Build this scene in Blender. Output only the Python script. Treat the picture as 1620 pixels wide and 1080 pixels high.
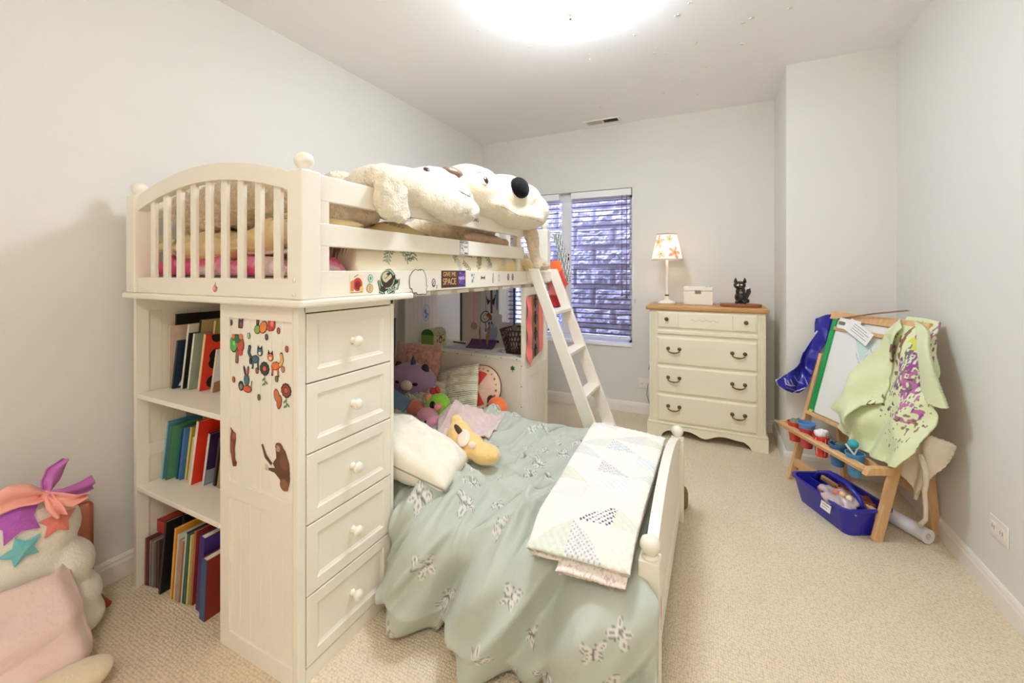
import bpy, bmesh, math, random
import numpy as np
from mathutils import Vector, Matrix
for o in list(bpy.data.objects): bpy.data.objects.remove(o)
scene = bpy.context.scene
COL = scene.collection
PI = math.pi

# ---------------------------------------------------------------- camera
cam = bpy.data.cameras.new('camera')
cam.sensor_width = 36.0
cam.lens = 658.0 / 1620.0 * 36.0
cam.shift_y = -111.0 / 1620.0
cam.clip_start = 0.02
camo = bpy.data.objects.new('camera', cam)
camo.location = (0, 0, 1.2)
camo.rotation_euler = (PI / 2, 0, math.atan2(322, 658))
COL.objects.link(camo)
scene.camera = camo

# ---------------------------------------------------------------- world / exposure
w = bpy.data.worlds.new('world'); scene.world = w
w.use_nodes = True
w.node_tree.nodes['Background'].inputs[0].default_value = (0.46, 0.53, 1.0, 1)
w.node_tree.nodes['Background'].inputs[1].default_value = 30.0
scene.view_settings.view_transform = 'Standard'
scene.view_settings.look = 'None'
scene.view_settings.exposure = 0.23
scene.view_settings.gamma = 1.0
scene.view_settings.use_curve_mapping = False
scene.cycles.diffuse_bounces = 8

LAMP_MAIN = 50.0      # emission of the ceiling dome, then of the added fill dome
FILL_REAR = 37.0
LAMP_TABLE = 2.0

# ---------------------------------------------------------------- helpers
def lin(c):
    c = c / 255.0
    return c / 12.92 if c <= 0.04045 else ((c + 0.055) / 1.055) ** 2.4
def rgb(r, g, b): return (lin(r), lin(g), lin(b), 1.0)

MATS = {}
def mat(name, col, rough=0.6, bump=0.0, bscale=60.0, var=0.0, vscale=8.0, sheen=0.0, metal=0.0, emit=0.0,
        attr=False, coat=0.0, trans=0.0, stretch=None, spec=0.5):
    if name in MATS: return MATS[name]
    m = bpy.data.materials.new(name); m.use_nodes = True
    nt = m.node_tree; N = nt.nodes; L = nt.links
    b = N['Principled BSDF']
    c = rgb(*col)
    b.inputs['Base Color'].default_value = c
    b.inputs['Roughness'].default_value = rough
    b.inputs['Metallic'].default_value = metal
    b.inputs['Specular IOR Level'].default_value = spec
    if sheen: b.inputs['Sheen Weight'].default_value = sheen
    if coat: b.inputs['Coat Weight'].default_value = coat
    if trans: b.inputs['Transmission Weight'].default_value = trans
    if emit:
        b.inputs['Emission Color'].default_value = c
        b.inputs['Emission Strength'].default_value = emit
    tc = N.new('ShaderNodeTexCoord')
    mp = N.new('ShaderNodeMapping'); L.new(tc.outputs['Object'], mp.inputs[0])
    if stretch: mp.inputs['Scale'].default_value = stretch
    src = None
    if attr:
        a = N.new('ShaderNodeVertexColor'); a.layer_name = 'Col'
        src = a.outputs[0]
        L.new(src, b.inputs['Base Color'])
    if var:
        n = N.new('ShaderNodeTexNoise'); n.inputs['Scale'].default_value = vscale; n.inputs['Detail'].default_value = 4
        L.new(mp.outputs[0], n.inputs['Vector'])
        mx = N.new('ShaderNodeMix'); mx.data_type = 'RGBA'; mx.blend_type = 'MULTIPLY'
        r = N.new('ShaderNodeMapRange')
        r.inputs['From Min'].default_value = 0.3; r.inputs['From Max'].default_value = 0.7
        r.inputs['To Min'].default_value = 1 - var; r.inputs['To Max'].default_value = 1 + var * 0.3
        L.new(n.outputs[0], r.inputs[0])
        mx.inputs[0].default_value = 1.0
        if src: L.new(src, mx.inputs[6])
        else: mx.inputs[6].default_value = c
        L.new(r.outputs[0], mx.inputs[7])
        L.new(mx.outputs[2], b.inputs['Base Color'])
    if bump:
        n2 = N.new('ShaderNodeTexNoise'); n2.inputs['Scale'].default_value = bscale; n2.inputs['Detail'].default_value = 3
        L.new(mp.outputs[0], n2.inputs['Vector'])
        bp = N.new('ShaderNodeBump'); bp.inputs['Strength'].default_value = bump; bp.inputs['Distance'].default_value = 0.01
        L.new(n2.outputs[0], bp.inputs['Height']); L.new(bp.outputs[0], b.inputs['Normal'])
    MATS[name] = m
    return m

LOC = {}
def thing(name, label, cat, loc=(0, 0, 0), rotz=0.0, group=None, local=False):
    o = bpy.data.objects.new(name, None); COL.objects.link(o)
    o.empty_display_size = 0.05
    o.location = loc; o.rotation_euler = (0, 0, rotz)
    o['label'] = label; o['category'] = cat
    if group: o['group'] = group
    LOC[o] = Vector((0, 0, 0)) if (local or rotz) else Vector(loc)
    return o
def tag(o, label, cat, group=None):
    o['label'] = label; o['category'] = cat
    if group: o['group'] = group
    return o
def link(name, me, m, parent=None, smooth=False, label=None):
    o = bpy.data.objects.new(name, me); COL.objects.link(o)
    if m is not None:
        me.materials.clear(); me.materials.append(m)
    if smooth:
        for p in me.polygons: p.use_smooth = True
    if parent is not None:
        o.parent = parent
        if parent in LOC: o.location = -LOC[parent]
    if label: o['label'] = label
    return o
def obj(name, bm, m, parent=None, smooth=False, label=None, bevel=0.0, seg=2):
    if bevel:
        bmesh.ops.remove_doubles(bm, verts=bm.verts, dist=1e-6)
        es = [e for e in bm.edges if len(e.link_faces) == 2 and e.calc_face_angle(0) > 0.5]
        bmesh.ops.bevel(bm, geom=es, offset=bevel, segments=seg, affect='EDGES', profile=0.5)
    bmesh.ops.recalc_face_normals(bm, faces=bm.faces)
    me = bpy.data.meshes.new(name); bm.to_mesh(me); bm.free()
    o = link(name, me, m, parent, False, label)
    if smooth:
        for p in me.polygons: p.use_smooth = True
        if smooth == 'auto':
            try: me.set_sharp_from_angle(angle=0.7)
            except Exception: pass
    return o
def struct(name, bm, m, parent=None, **k):
    o = obj(name, bm, m, parent, **k)
    if parent is None: o['kind'] = 'structure'
    return o
def B(*boxes):
    """bmesh of boxes (x0,x1,y0,y1,z0,z1)"""
    bm = bmesh.new()
    for b in boxes: bx(bm, *b)
    return bm
def bx(bm, x0, x1, y0, y1, z0, z1):
    mtx = Matrix.Translation(((x0 + x1) / 2, (y0 + y1) / 2, (z0 + z1) / 2)) @ Matrix.Diagonal((abs(x1 - x0), abs(y1 - y0), abs(z1 - z0), 1))
    return bmesh.ops.create_cube(bm, size=1.0, matrix=mtx)['verts']
def beam(bm, p, q, wx, wy, up=(0, 0, 1)):
    """rectangular bar from p to q; wx along side, wy along up-ish"""
    p, q = Vector(p), Vector(q); d = (q - p); l = d.length; d.normalize()
    u = Vector(up); s = d.cross(u)
    if s.length < 1e-4: s = d.cross(Vector((1, 0, 0)))
    s.normalize(); u = s.cross(d)
    R = Matrix((s, u, d)).transposed().to_4x4()
    mtx = Matrix.Translation((p + q) / 2) @ R @ Matrix.Diagonal((wx, wy, l, 1))
    return bmesh.ops.create_cube(bm, size=1.0, matrix=mtx)['verts']
def tube(bm, pts, r, n=8, cap=True):
    pts = [Vector(p) for p in pts]; k = len(pts)
    rs = r if isinstance(r, (list, tuple)) else [r] * k
    rings = []; ref = None
    for i, p in enumerate(pts):
        d = (pts[min(i + 1, k - 1)] - pts[max(i - 1, 0)])
        if d.length < 1e-9: d = Vector((0, 0, 1))
        d.normalize()
        if ref is None:
            a = Vector((0, 0, 1)) if abs(d.z) < 0.9 else Vector((1, 0, 0))
            ref = d.cross(a).normalized()
        ref = (ref - d * ref.dot(d)).normalized()
        v = d.cross(ref)
        rings.append([bm.verts.new(p + (ref * math.cos(2 * PI * j / n) + v * math.sin(2 * PI * j / n)) * rs[i]) for j in range(n)])
    for a, b in zip(rings, rings[1:]):
        for j in range(n): bm.faces.new((a[j], a[(j + 1) % n], b[(j + 1) % n], b[j]))
    if cap:
        bm.faces.new(rings[0][::-1]); bm.faces.new(rings[-1])
def T(pts, r, n=8):
    bm = bmesh.new(); tube(bm, pts, r, n); return bm
def lathe(prof, c=(0, 0, 0), seg=24, axis='z', bm=None):
    """profile list of (r, h)"""
    bm = bm or bmesh.new(); c = Vector(c)
    def pt(r, h, a):
        x, y = r * math.cos(a), r * math.sin(a)
        return c + (Vector((x, y, h)) if axis == 'z' else Vector((h, x, y)) if axis == 'x' else Vector((x, h, y)))
    rings = []
    for r, h in prof:
        if r < 1e-5: rings.append([bm.verts.new(pt(0, h, 0))])
        else: rings.append([bm.verts.new(pt(r, h, 2 * PI * j / seg)) for j in range(seg)])
    for a, b in zip(rings, rings[1:]):
        for j in range(seg):
            k = (j + 1) % seg
            if len(a) == 1 and len(b) == 1: continue
            if len(a) == 1: bm.faces.new((a[0], b[k], b[j]))
            elif len(b) == 1: bm.faces.new((a[j], a[k], b[0]))
            else: bm.faces.new((a[j], a[k], b[k], b[j]))
    return bm
def prism(pts, fn, d0, d1, bm=None):
    """2-D polygon pts extruded between depths d0,d1; fn(u,v,d)->xyz"""
    bm = bm or bmesh.new()
    a = [bm.verts.new(fn(u, v, d0)) for u, v in pts]; b = [bm.verts.new(fn(u, v, d1)) for u, v in pts]
    bm.faces.new(a); bm.faces.new(b[::-1]); n = len(pts)
    for i in range(n): bm.faces.new((a[i], b[i], b[(i + 1) % n], a[(i + 1) % n]))
    return bm
def ball(bm, c, r, rot=None, u=20, v=12):
    r = r if isinstance(r, (list, tuple)) else (r, r, r)
    mtx = Matrix.Translation(c) @ (rot.to_4x4() if rot else Matrix()) @ Matrix.Diagonal((*r, 1))
    return bmesh.ops.create_uvsphere(bm, u_segments=u, v_segments=v, radius=1.0, matrix=mtx)['verts']
def BALL(c, r, rot=None, u=20, v=12):
    bm = bmesh.new(); ball(bm, c, r, rot, u, v); return bm
def eul(x, y, z): return Matrix.Rotation(z, 3, 'Z') @ Matrix.Rotation(y, 3, 'Y') @ Matrix.Rotation(x, 3, 'X')

# numpy value noise
_rng = np.random.RandomState(7); _tab = _rng.rand(256, 256)
def vn(x, y, seed=0):
    x = np.asarray(x, float) + seed * 17.31; y = np.asarray(y, float) + seed * 9.77
    xi = np.floor(x).astype(int); yi = np.floor(y).astype(int); fx = x - xi; fy = y - yi
    fx = fx * fx * fx * (fx * (fx * 6 - 15) + 10); fy = fy * fy * fy * (fy * (fy * 6 - 15) + 10)
    g = lambda a, b: _tab[a % 256, b % 256]
    return (g(xi, yi) * (1 - fx) + g(xi + 1, yi) * fx) * (1 - fy) + (g(xi, yi + 1) * (1 - fx) + g(xi + 1, yi + 1) * fx) * fy
def fbm(x, y, seed=0, o=4):
    s = 0; a = 0.5
    for i in range(o):
        s = s + a * (vn(x, y, seed + i) - 0.5); x = x * 2.03; y = y * 2.03; a *= 0.5
    return s
def ridge(x, y, seed=0): return 1 - np.abs(2 * vn(x, y, seed) - 1)
def sst(a, b, x):
    t = np.clip((x - a) / (b - a), 0, 1); return t * t * (3 - 2 * t)

def setcol(me, cols):
    at = me.color_attributes.new('Col', 'FLOAT_COLOR', 'POINT')
    c4 = np.ones((len(me.vertices), 4), np.float32); c4[:, :3] = cols
    at.data.foreach_set('color', c4.ravel())
def grid(name, P, m, parent=None, cols=None, thick=0.0, closed=False, keep=None, label=None, off=0.0, smooth=True):
    """P (n,m,3) grid -> mesh object; keep (n,m) mask of vertices to keep"""
    n, k = P.shape[:2]
    idx = np.arange(n * k).reshape(n, k)
    F = np.stack([idx[:-1, :-1], idx[1:, :-1], idx[1:, 1:], idx[:-1, 1:]], -1).reshape(-1, 4)
    V = P.reshape(-1, 3)
    if closed:
        F2 = np.stack([idx[:-1, -1], idx[1:, -1], idx[1:, 0], idx[:-1, 0]], -1).reshape(-1, 4); F = np.vstack([F, F2])
    C = cols.reshape(-1, 3) if cols is not None else None
    if keep is not None:
        kf = keep.reshape(-1); F = F[kf[F].all(1)]
        used = np.unique(F); mp = -np.ones(n * k, int); mp[used] = np.arange(len(used))
        F = mp[F]; V = V[used]; C = C[used] if C is not None else None
    me = bpy.data.meshes.new(name); me.from_pydata(V.tolist(), [], F.tolist()); me.update()
    if C is not None: setcol(me, C)
    o = link(name, me, m, parent, smooth, label)
    if thick:
        s = o.modifiers.new('thickness', 'SOLIDIFY'); s.thickness = thick; s.offset = off
    return o

def blob(name, parts, m, parent=None, voxel=0.012, smooth=4, noise=0.0, nscale=12.0, seed=0, label=None, flat=None):
    """continuous soft body: ellipsoids (c, r[, rot]) voxel-fused and smoothed"""
    bm = bmesh.new()
    for p in parts: ball(bm, p[0], p[1], p[2] if len(p) > 2 else None, 24, 16)
    me = bpy.data.meshes.new('tmp'); bm.to_mesh(me); bm.free()
    o = bpy.data.objects.new('tmp', me); COL.objects.link(o)
    r = o.modifiers.new('r', 'REMESH'); r.mode = 'VOXEL'; r.voxel_size = voxel
    s = o.modifiers.new('s', 'SMOOTH'); s.iterations = smooth; s.factor = 0.6
    dg = bpy.context.evaluated_depsgraph_get()
    me2 = bpy.data.meshes.new_from_object(o.evaluated_get(dg)); me2.name = name
    bpy.data.objects.remove(o); bpy.data.meshes.remove(me)
    nV = len(me2.vertices); co = np.empty(nV * 3); me2.vertices.foreach_get('co', co); co = co.reshape(-1, 3)
    if noise:
        no = np.empty(nV * 3); me2.vertices.foreach_get('normal', no); no = no.reshape(-1, 3)
        d = fbm(co[:, 0] * nscale + co[:, 2] * nscale * .7, co[:, 1] * nscale - co[:, 2] * nscale * .6, seed, 3)
        co = co + no * (d * noise * 2)[:, None]
    if flat is not None: co[:, 2] = np.maximum(co[:, 2], flat)
    me2.vertices.foreach_set('co', co.ravel()); me2.update()
    return link(name, me2, m, parent, True, label)

def pillow(name, c, size, m, parent=None, rot=None, puff=1.0, cols=None, wr=0.0, seed=0, n=40, power=0.5, label=None):
    """closed pillow: size (w,h,thickness), lying in local xy; cols fn(u,v)->rgb"""
    wd, ht, th = size
    u = np.linspace(-1, 1, n); U, V = np.meshgrid(u, u, indexing='ij')
    prof = np.clip((1 - U ** 2) * (1 - V ** 2), 0, 1) ** power * puff
    pinch = 1 - 0.10 * (np.abs(U) ** 2) * (1 - np.abs(V) ** 2) ; pinch2 = 1 - 0.10 * (np.abs(V) ** 2) * (1 - np.abs(U) ** 2)
    X = U * wd / 2 * pinch2; Y = V * ht / 2 * pinch
    w1 = wr * fbm(U * 3, V * 3, seed, 4) * 2
    edge = (np.abs(U) < 0.999) & (np.abs(V) < 0.999)
    Zt = prof * th / 2 + w1 * edge * prof; Zb = -prof * th / 2 + w1 * edge * prof * .5
    R = np.array(rot if rot is not None else Matrix.Identity(3)); c = np.array(c)
    vid = np.arange(n * n).reshape(n, n)
    top = np.stack([X, Y, Zt], -1).reshape(-1, 3); bot = np.stack([X, Y, Zb], -1).reshape(-1, 3)
    bid = vid + n * n
    bid[0, :] = vid[0, :]; bid[-1, :] = vid[-1, :]; bid[:, 0] = vid[:, 0]; bid[:, -1] = vid[:, -1]
    f1 = np.stack([vid[:-1, :-1], vid[1:, :-1], vid[1:, 1:], vid[:-1, 1:]], -1).reshape(-1, 4)
    f2 = np.stack([bid[:-1, :-1], bid[:-1, 1:], bid[1:, 1:], bid[1:, :-1]], -1).reshape(-1, 4)
    F = np.vstack([f1, f2]); Vv = np.vstack([top, bot])
    used = np.unique(F); mp = -np.ones(2 * n * n, int); mp[used] = np.arange(len(used))
    Vw = Vv[used] @ R.T + c
    me = bpy.data.meshes.new(name); me.from_pydata(Vw.tolist(), [], mp[F].tolist()); me.update()
    if cols is not None:
        cc = cols(np.stack([U, V], -1).reshape(-1, 2)); cc = np.vstack([cc, cc])[used]; setcol(me, cc)
    return link(name, me, m, parent, True, label)

# ---- painting on vertex grids: P (N,2) in metres, col (N,3) linear
def L3(c): return np.array([lin(v) for v in c])
def p_ell(P, cx, cy, rx, ry, ang=0.0):
    c, s = math.cos(ang), math.sin(ang); x = P[:, 0] - cx; y = P[:, 1] - cy
    return ((x * c + y * s) / rx) ** 2 + ((-x * s + y * c) / ry) ** 2 <= 1
def p_poly(P, pts):
    ins = np.zeros(len(P), bool); n = len(pts)
    for i in range(n):
        x1, y1 = pts[i]; x2, y2 = pts[(i + 1) % n]
        if y1 == y2: continue
        c = ((y1 > P[:, 1]) != (y2 > P[:, 1])) & (P[:, 0] < (x2 - x1) * (P[:, 1] - y1) / (y2 - y1) + x1)
        ins ^= c
    return ins
def p_line(P, pts, w):
    m = np.zeros(len(P), bool)
    for (x1, y1), (x2, y2) in zip(pts, pts[1:]):
        dx, dy = x2 - x1, y2 - y1; l2 = dx * dx + dy * dy + 1e-12
        t = np.clip(((P[:, 0] - x1) * dx + (P[:, 1] - y1) * dy) / l2, 0, 1)
        m |= (P[:, 0] - x1 - t * dx) ** 2 + (P[:, 1] - y1 - t * dy) ** 2 <= w * w / 4
    return m
def star(cx, cy, r, r2, n=5, a0=PI / 2):
    return [(cx + (r if i % 2 == 0 else r2) * math.cos(a0 + i * PI / n), cy + (r if i % 2 == 0 else r2) * math.sin(a0 + i * PI / n)) for i in range(2 * n)]
def paint(P, shapes, base=None):
    """shapes: list of (kind, args..., colour). returns (col, covered)"""
    col = np.zeros((len(P), 3)); cov = np.zeros(len(P), bool)
    if base is not None: col[:] = L3(base); cov[:] = True
    for s in shapes:
        k = s[0]; c = L3(s[-1]); a = s[1:-1]
        mm = p_ell(P, *a) if k == 'e' else p_poly(P, *a) if k == 'p' else p_line(P, *a)
        col[mm] = c; cov |= mm
    return col, cov
PRINT = mat('printed_vinyl', (255, 255, 255), 0.4, attr=True)
def sticker(name, parent, o, u, v, wd, ht, shapes, base=None, res=0.0012, label=None, m=None):
    """flat print: o = centre, u/v unit vectors in the surface; shapes drawn in metres about the centre"""
    n = max(8, int(wd / res)); k = max(8, int(ht / res))
    X, Y = np.meshgrid(np.linspace(-wd / 2, wd / 2, n), np.linspace(-ht / 2, ht / 2, k), indexing='ij')
    P = np.stack([X, Y], -1).reshape(-1, 2)
    col, cov = paint(P, shapes, base)
    o, u, v = map(np.array, (o, u, v)); nn = np.cross(u, v)
    W = o + P[:, :1] * u + P[:, 1:] * v
    return grid(name, W.reshape(n, k, 3), m or PRINT, parent, col.reshape(n, k, 3), 0.0006, keep=cov.reshape(n, k), label=label, off=0.0)
def text(name, body, m, parent, o, u, v, size, depth=0.0004, align='CENTER', label=None, sx=1.0):
    cu = bpy.data.curves.new('t', 'FONT'); cu.body = body; cu.size = size; cu.align_x = align; cu.align_y = 'CENTER'; cu.extrude = depth
    t = bpy.data.objects.new('t', cu); COL.objects.link(t)
    me = bpy.data.meshes.new_from_object(t.evaluated_get(bpy.context.evaluated_depsgraph_get()))
    bpy.data.objects.remove(t); bpy.data.curves.remove(cu)
    o, u, v = map(np.array, (o, u, v)); nn = np.cross(u, v)
    k = len(me.vertices); co = np.empty(k * 3); me.vertices.foreach_get('co', co); co = co.reshape(-1, 3)
    W = o + co[:, :1] * sx * u + co[:, 1:2] * v + co[:, 2:3] * nn
    me.vertices.foreach_set('co', W.ravel()); me.name = name; me.update()
    return link(name, me, m, parent, False, label)

# ---------------------------------------------------------------- materials
WALL = mat('wall_paint', (225, 223, 217), 0.85, 0.04, 220)
CEIL = mat('ceiling_paint', (246, 245, 247), 0.9, 0.05, 150)
TRIM = mat('trim_paint', (238, 232, 222), 0.45)
WHITE = mat('white_lacquer', (240, 233, 219), 0.38, 0.02, 90, var=0.03, vscale=3)
WHITE2 = mat('white_lacquer_inner', (236, 227, 210), 0.5, 0.02, 90)
IVORY = mat('ivory_paint', (238, 230, 206), 0.42, 0.02, 90, var=0.03, vscale=4)
OAK = mat('honey_oak', (201, 150, 92), 0.4, 0.05, 40, var=0.22, vscale=14, stretch=(1, 9, 9))
PINE = mat('pine_wood', (222, 178, 128), 0.5, 0.05, 60, var=0.16, vscale=10, stretch=(6, 6, 1))
BRASS = mat('antique_brass', (120, 92, 60), 0.35, metal=0.9)
DARK = mat('dark_gap', (30, 26, 24), 0.8)
BLACK = mat('black_gloss', (14, 13, 13), 0.15, coat=0.5)
# ================================================================ room shell
XL, XR, YF, YB, H = -2.10, 0.915, -1.25, 3.635, 2.472
AX, AY = 0.393, 3.055          # boxed-out corner
def carpet():
    m = bpy.data.materials.new('loop_carpet'); m.use_nodes = True
    N = m.node_tree.nodes; L = m.node_tree.links; b = N['Principled BSDF']
    b.inputs['Roughness'].default_value = 0.95; b.inputs['Specular IOR Level'].default_value = 0.1
    tc = N.new('ShaderNodeTexCoord')
    mp = N.new('ShaderNodeMapping'); L.new(tc.outputs['Object'], mp.inputs[0])
    mp.inputs['Scale'].default_value = (150, 105, 1); mp.inputs['Rotation'].default_value = (0, 0, 0.0)
    wn = N.new('ShaderNodeTexNoise'); wn.inputs['Scale'].default_value = 25; L.new(tc.outputs['Object'], wn.inputs['Vector'])
    ad = N.new('ShaderNodeVectorMath'); ad.operation = 'MULTIPLY_ADD'; ad.inputs[1].default_value = (1.1, 1.1, 0)
    L.new(wn.outputs['Color'], ad.inputs[0]); L.new(mp.outputs[0], ad.inputs[2])
    v = N.new('ShaderNodeTexVoronoi'); v.inputs['Scale'].default_value = 1.0; v.inputs['Randomness'].default_value = 0.45
    L.new(ad.outputs[0], v.inputs['Vector'])
    inv = N.new('ShaderNodeMath'); inv.operation = 'SUBTRACT'; inv.inputs[0].default_value = 1.0; L.new(v.outputs['Distance'], inv.inputs[1])
    bp = N.new('ShaderNodeBump'); bp.inputs['Strength'].default_value = 0.75; bp.inputs['Distance'].default_value = 0.006
    L.new(inv.outputs[0], bp.inputs['Height']); L.new(bp.outputs[0], b.inputs['Normal'])
    n = N.new('ShaderNodeTexNoise'); n.inputs['Scale'].default_value = 2.5; n.inputs['Detail'].default_value = 5; L.new(tc.outputs['Object'], n.inputs['Vector'])
    r = N.new('ShaderNodeValToRGB'); r.color_ramp.elements[0].position = 0.3; r.color_ramp.elements[1].position = 0.7
    r.color_ramp.elements[0].color = rgb(232, 214, 184); r.color_ramp.elements[1].color = rgb(238, 222, 194)
    L.new(n.outputs[0], r.inputs[0])
    v2 = N.new('ShaderNodeMapRange'); v2.inputs['From Min'].default_value = 0.35; v2.inputs['From Max'].default_value = 0.75
    v2.inputs['To Min'].default_value = 1.0; v2.inputs['To Max'].default_value = 0.74  # shade in the crevices between loops, painted into the carpet colour
    L.new(v.outputs['Distance'], v2.inputs[0])
    mx = N.new('ShaderNodeMix'); mx.data_type = 'RGBA'; mx.blend_type = 'MULTIPLY'; mx.inputs[0].default_value = 1
    L.new(r.outputs[0], mx.inputs[6]); L.new(v2.outputs[0], mx.inputs[7]); L.new(mx.outputs[2], b.inputs['Base Color'])
    return m
struct('floor', B((XL - .1, XR + .1, YF - .1, YB + .15, -.08, 0)), carpet())
struct('ceiling', B((XL - .1, XR + .1, YF - .1, YB + .15, H, H + .1)), CEIL)
struct('wall_left', B((XL - .1, XL, YF - .1, YB + .15, 0, H)), WALL)
struct('wall_right', B((XR, XR + .1, YF - .1, YB + .15, 0, H)), WALL)
struct('wall_corner', B((AX, XR, AY, YB + .15, 0, H)), WALL)
struct('wall_front', B((XL, -1.0, YF - .1, YF, 0, H), (-.15, XR, YF - .1, YF, 0, H), (-1.0, -.15, YF - .1, YF, 2.05, H)), WALL)
WX0, WX1, WZ0, WZ1 = -1.84, -0.639, 0.575, 1.917
struct('wall_back', B((XL, WX0, YB, YB + .15, 0, H), (WX1, AX, YB, YB + .15, 0, H), (WX0, WX1, YB, YB + .15, 0, WZ0), (WX0, WX1, YB, YB + .15, WZ1, H)), WALL)
# door behind the photographer
d = struct('door_1', B((-1.0, -.15, YF - .07, YF - .03, .01, 2.05)), TRIM)
for z0, z1 in ((.15, .9), (1.05, 1.9)):
    for x0, x1 in ((-.93, -.61), (-.54, -.22)):
        struct('door_panel', B((x0, x1, YF - .032, YF - .024, z0, z1)), TRIM, d, bevel=.006)
struct('door_handle', lathe([(0, 0), (.025, 0), (.025, .008), (.01, .012), (.01, .04), (.026, .05), (.026, .07), (0, .075)], (-.22, YF - .03, .98), 16, 'y'), BRASS, d, smooth='auto')
def baseboard(name, x0, y0, x1, y1, nx, ny):
    """profile swept between two floor points; (nx,ny) points into the room"""
    pr = [(0, 0), (.013, 0), (.013, .062), (.010, .070), (.010, .078), (.005, .088), (0, .090)]
    bm = bmesh.new()
    a = [bm.verts.new((x0 + nx * d, y0 + ny * d, z)) for d, z in pr]; b = [bm.verts.new((x1 + nx * d, y1 + ny * d, z)) for d, z in pr]
    k = len(pr)
    for i in range(k): bm.faces.new((a[i], a[(i + 1) % k], b[(i + 1) % k], b[i]))
    bm.faces.new(a); bm.faces.new(b[::-1])
    struct(name, bm, TRIM)
baseboard('baseboard_left', XL, YF, XL, YB, 1, 0)
baseboard('baseboard_right', XR, YF, XR, AY, -1, 0)
baseboard('baseboard_back', XL, YB, AX, YB, 0, -1)
baseboard('baseboard_corner', AX - .013, AY, XR, AY, 0, -1)
baseboard('baseboard_corner_side', AX, AY - .0, AX, YB, -1, 0)
baseboard('baseboard_front', -.15, YF, XR, YF, 0, 1)

# ---------------------------------------------------------------- window
GLASS = bpy.data.materials.new('window_glass'); GLASS.use_nodes = True
_n = GLASS.node_tree.nodes; _l = GLASS.node_tree.links
_t = _n.new('ShaderNodeBsdfTransparent'); _g = _n.new('ShaderNodeBsdfGlossy'); _g.inputs['Roughness'].default_value = 0.02
_m = _n.new('ShaderNodeMixShader'); _m.inputs[0].default_value = 0.05
_l.new(_t.outputs[0], _m.inputs[1]); _l.new(_g.outputs[0], _m.inputs[2]); _l.new(_m.outputs[0], _n['Material Output'].inputs[0])
VINYL = mat('white_vinyl', (240, 240, 242), 0.35)
win = struct('window_1', B((WX0, WX1, YB + .075, YB + .125, WZ0, WZ0 + .05), (WX0, WX1, YB + .075, YB + .125, WZ1 - .075, WZ1),
                           (WX0, WX0 + .05, YB + .075, YB + .125, WZ0, WZ1), (WX1 - .035, WX1, YB + .075, YB + .125, WZ0, WZ1)), VINYL)
struct('mullion', B((-1.29, -1.195, YB + .055, YB + .125, WZ0 + .05, WZ1 - .075)), VINYL, win, bevel=.006)
struct('pane', B((WX0 + .05, -1.29, YB + .098, YB + .102, WZ0 + .05, WZ1 - .075)), GLASS, win)
struct('pane', B((-1.195, WX1 - .035, YB + .098, YB + .102, WZ0 + .05, WZ1 - .075)), GLASS, win)
struct('window_sill', B((WX0 - .0, WX1 + .0, YB - .012, YB + .075, WZ0 - .022, WZ0 + .004)), VINYL, win, bevel=.004)
struct('sash_latch', B((-1.27, -1.262, YB + .045, YB + .06, 1.30, 1.33), (-1.27, -1.262, YB + .045, YB + .06, 1.345, 1.36), (-1.225, -1.217, YB + .045, YB + .06, 1.30, 1.33), (-1.225, -1.217, YB + .045, YB + .06, 1.345, 1.36)), DARK, win)
# window well of rock-faced blocks outside
STONE = mat('rock_face_block', (176, 174, 178), 0.9, 0.8, 30, var=0.25, vscale=9)
wellY = YB + .62
well = struct('wall_window_well', B((-2.9, .4, wellY + .03, wellY + .15, -.2, 2.75), (-2.9, -2.78, YB + .17, wellY + .03, -.2, 2.75), (.28, .4, YB + .17, wellY + .03, -.2, 2.75)), STONE)
random.seed(4)
for r in range(13):
    z0 = .02 + r * .205
    for c in range(8):
        x0 = -2.75 + c * .405 - (r % 2) * .2; x0 = max(x0, -2.76); x1 = min(-2.75 + (c + 1) * .405 - (r % 2) * .2 - .012, .27)
        if x1 - x0 < .05: continue
        n, k = 26, 14
        X, Z = np.meshgrid(np.linspace(x0, x1, n), np.linspace(z0, z0 + .193, k), indexing='ij')
        e = np.minimum(np.minimum(X - x0, x1 - X) / .03, np.minimum(Z - z0, z0 + .193 - Z) / .03).clip(0, 1)
        Y = wellY + .03 - e * (.020 + .035 * vn(X * 13, Z * 16, r * 9 + c) + .03 * vn(X * 40, Z * 46, r * 5 + c))
        o = grid('block', np.stack([X, Y, Z], -1), STONE, well, smooth=False)
struct('ground_window_well', B((-2.9, .4, YB + .15, wellY + .15, -.3, .0)), STONE)

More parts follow.
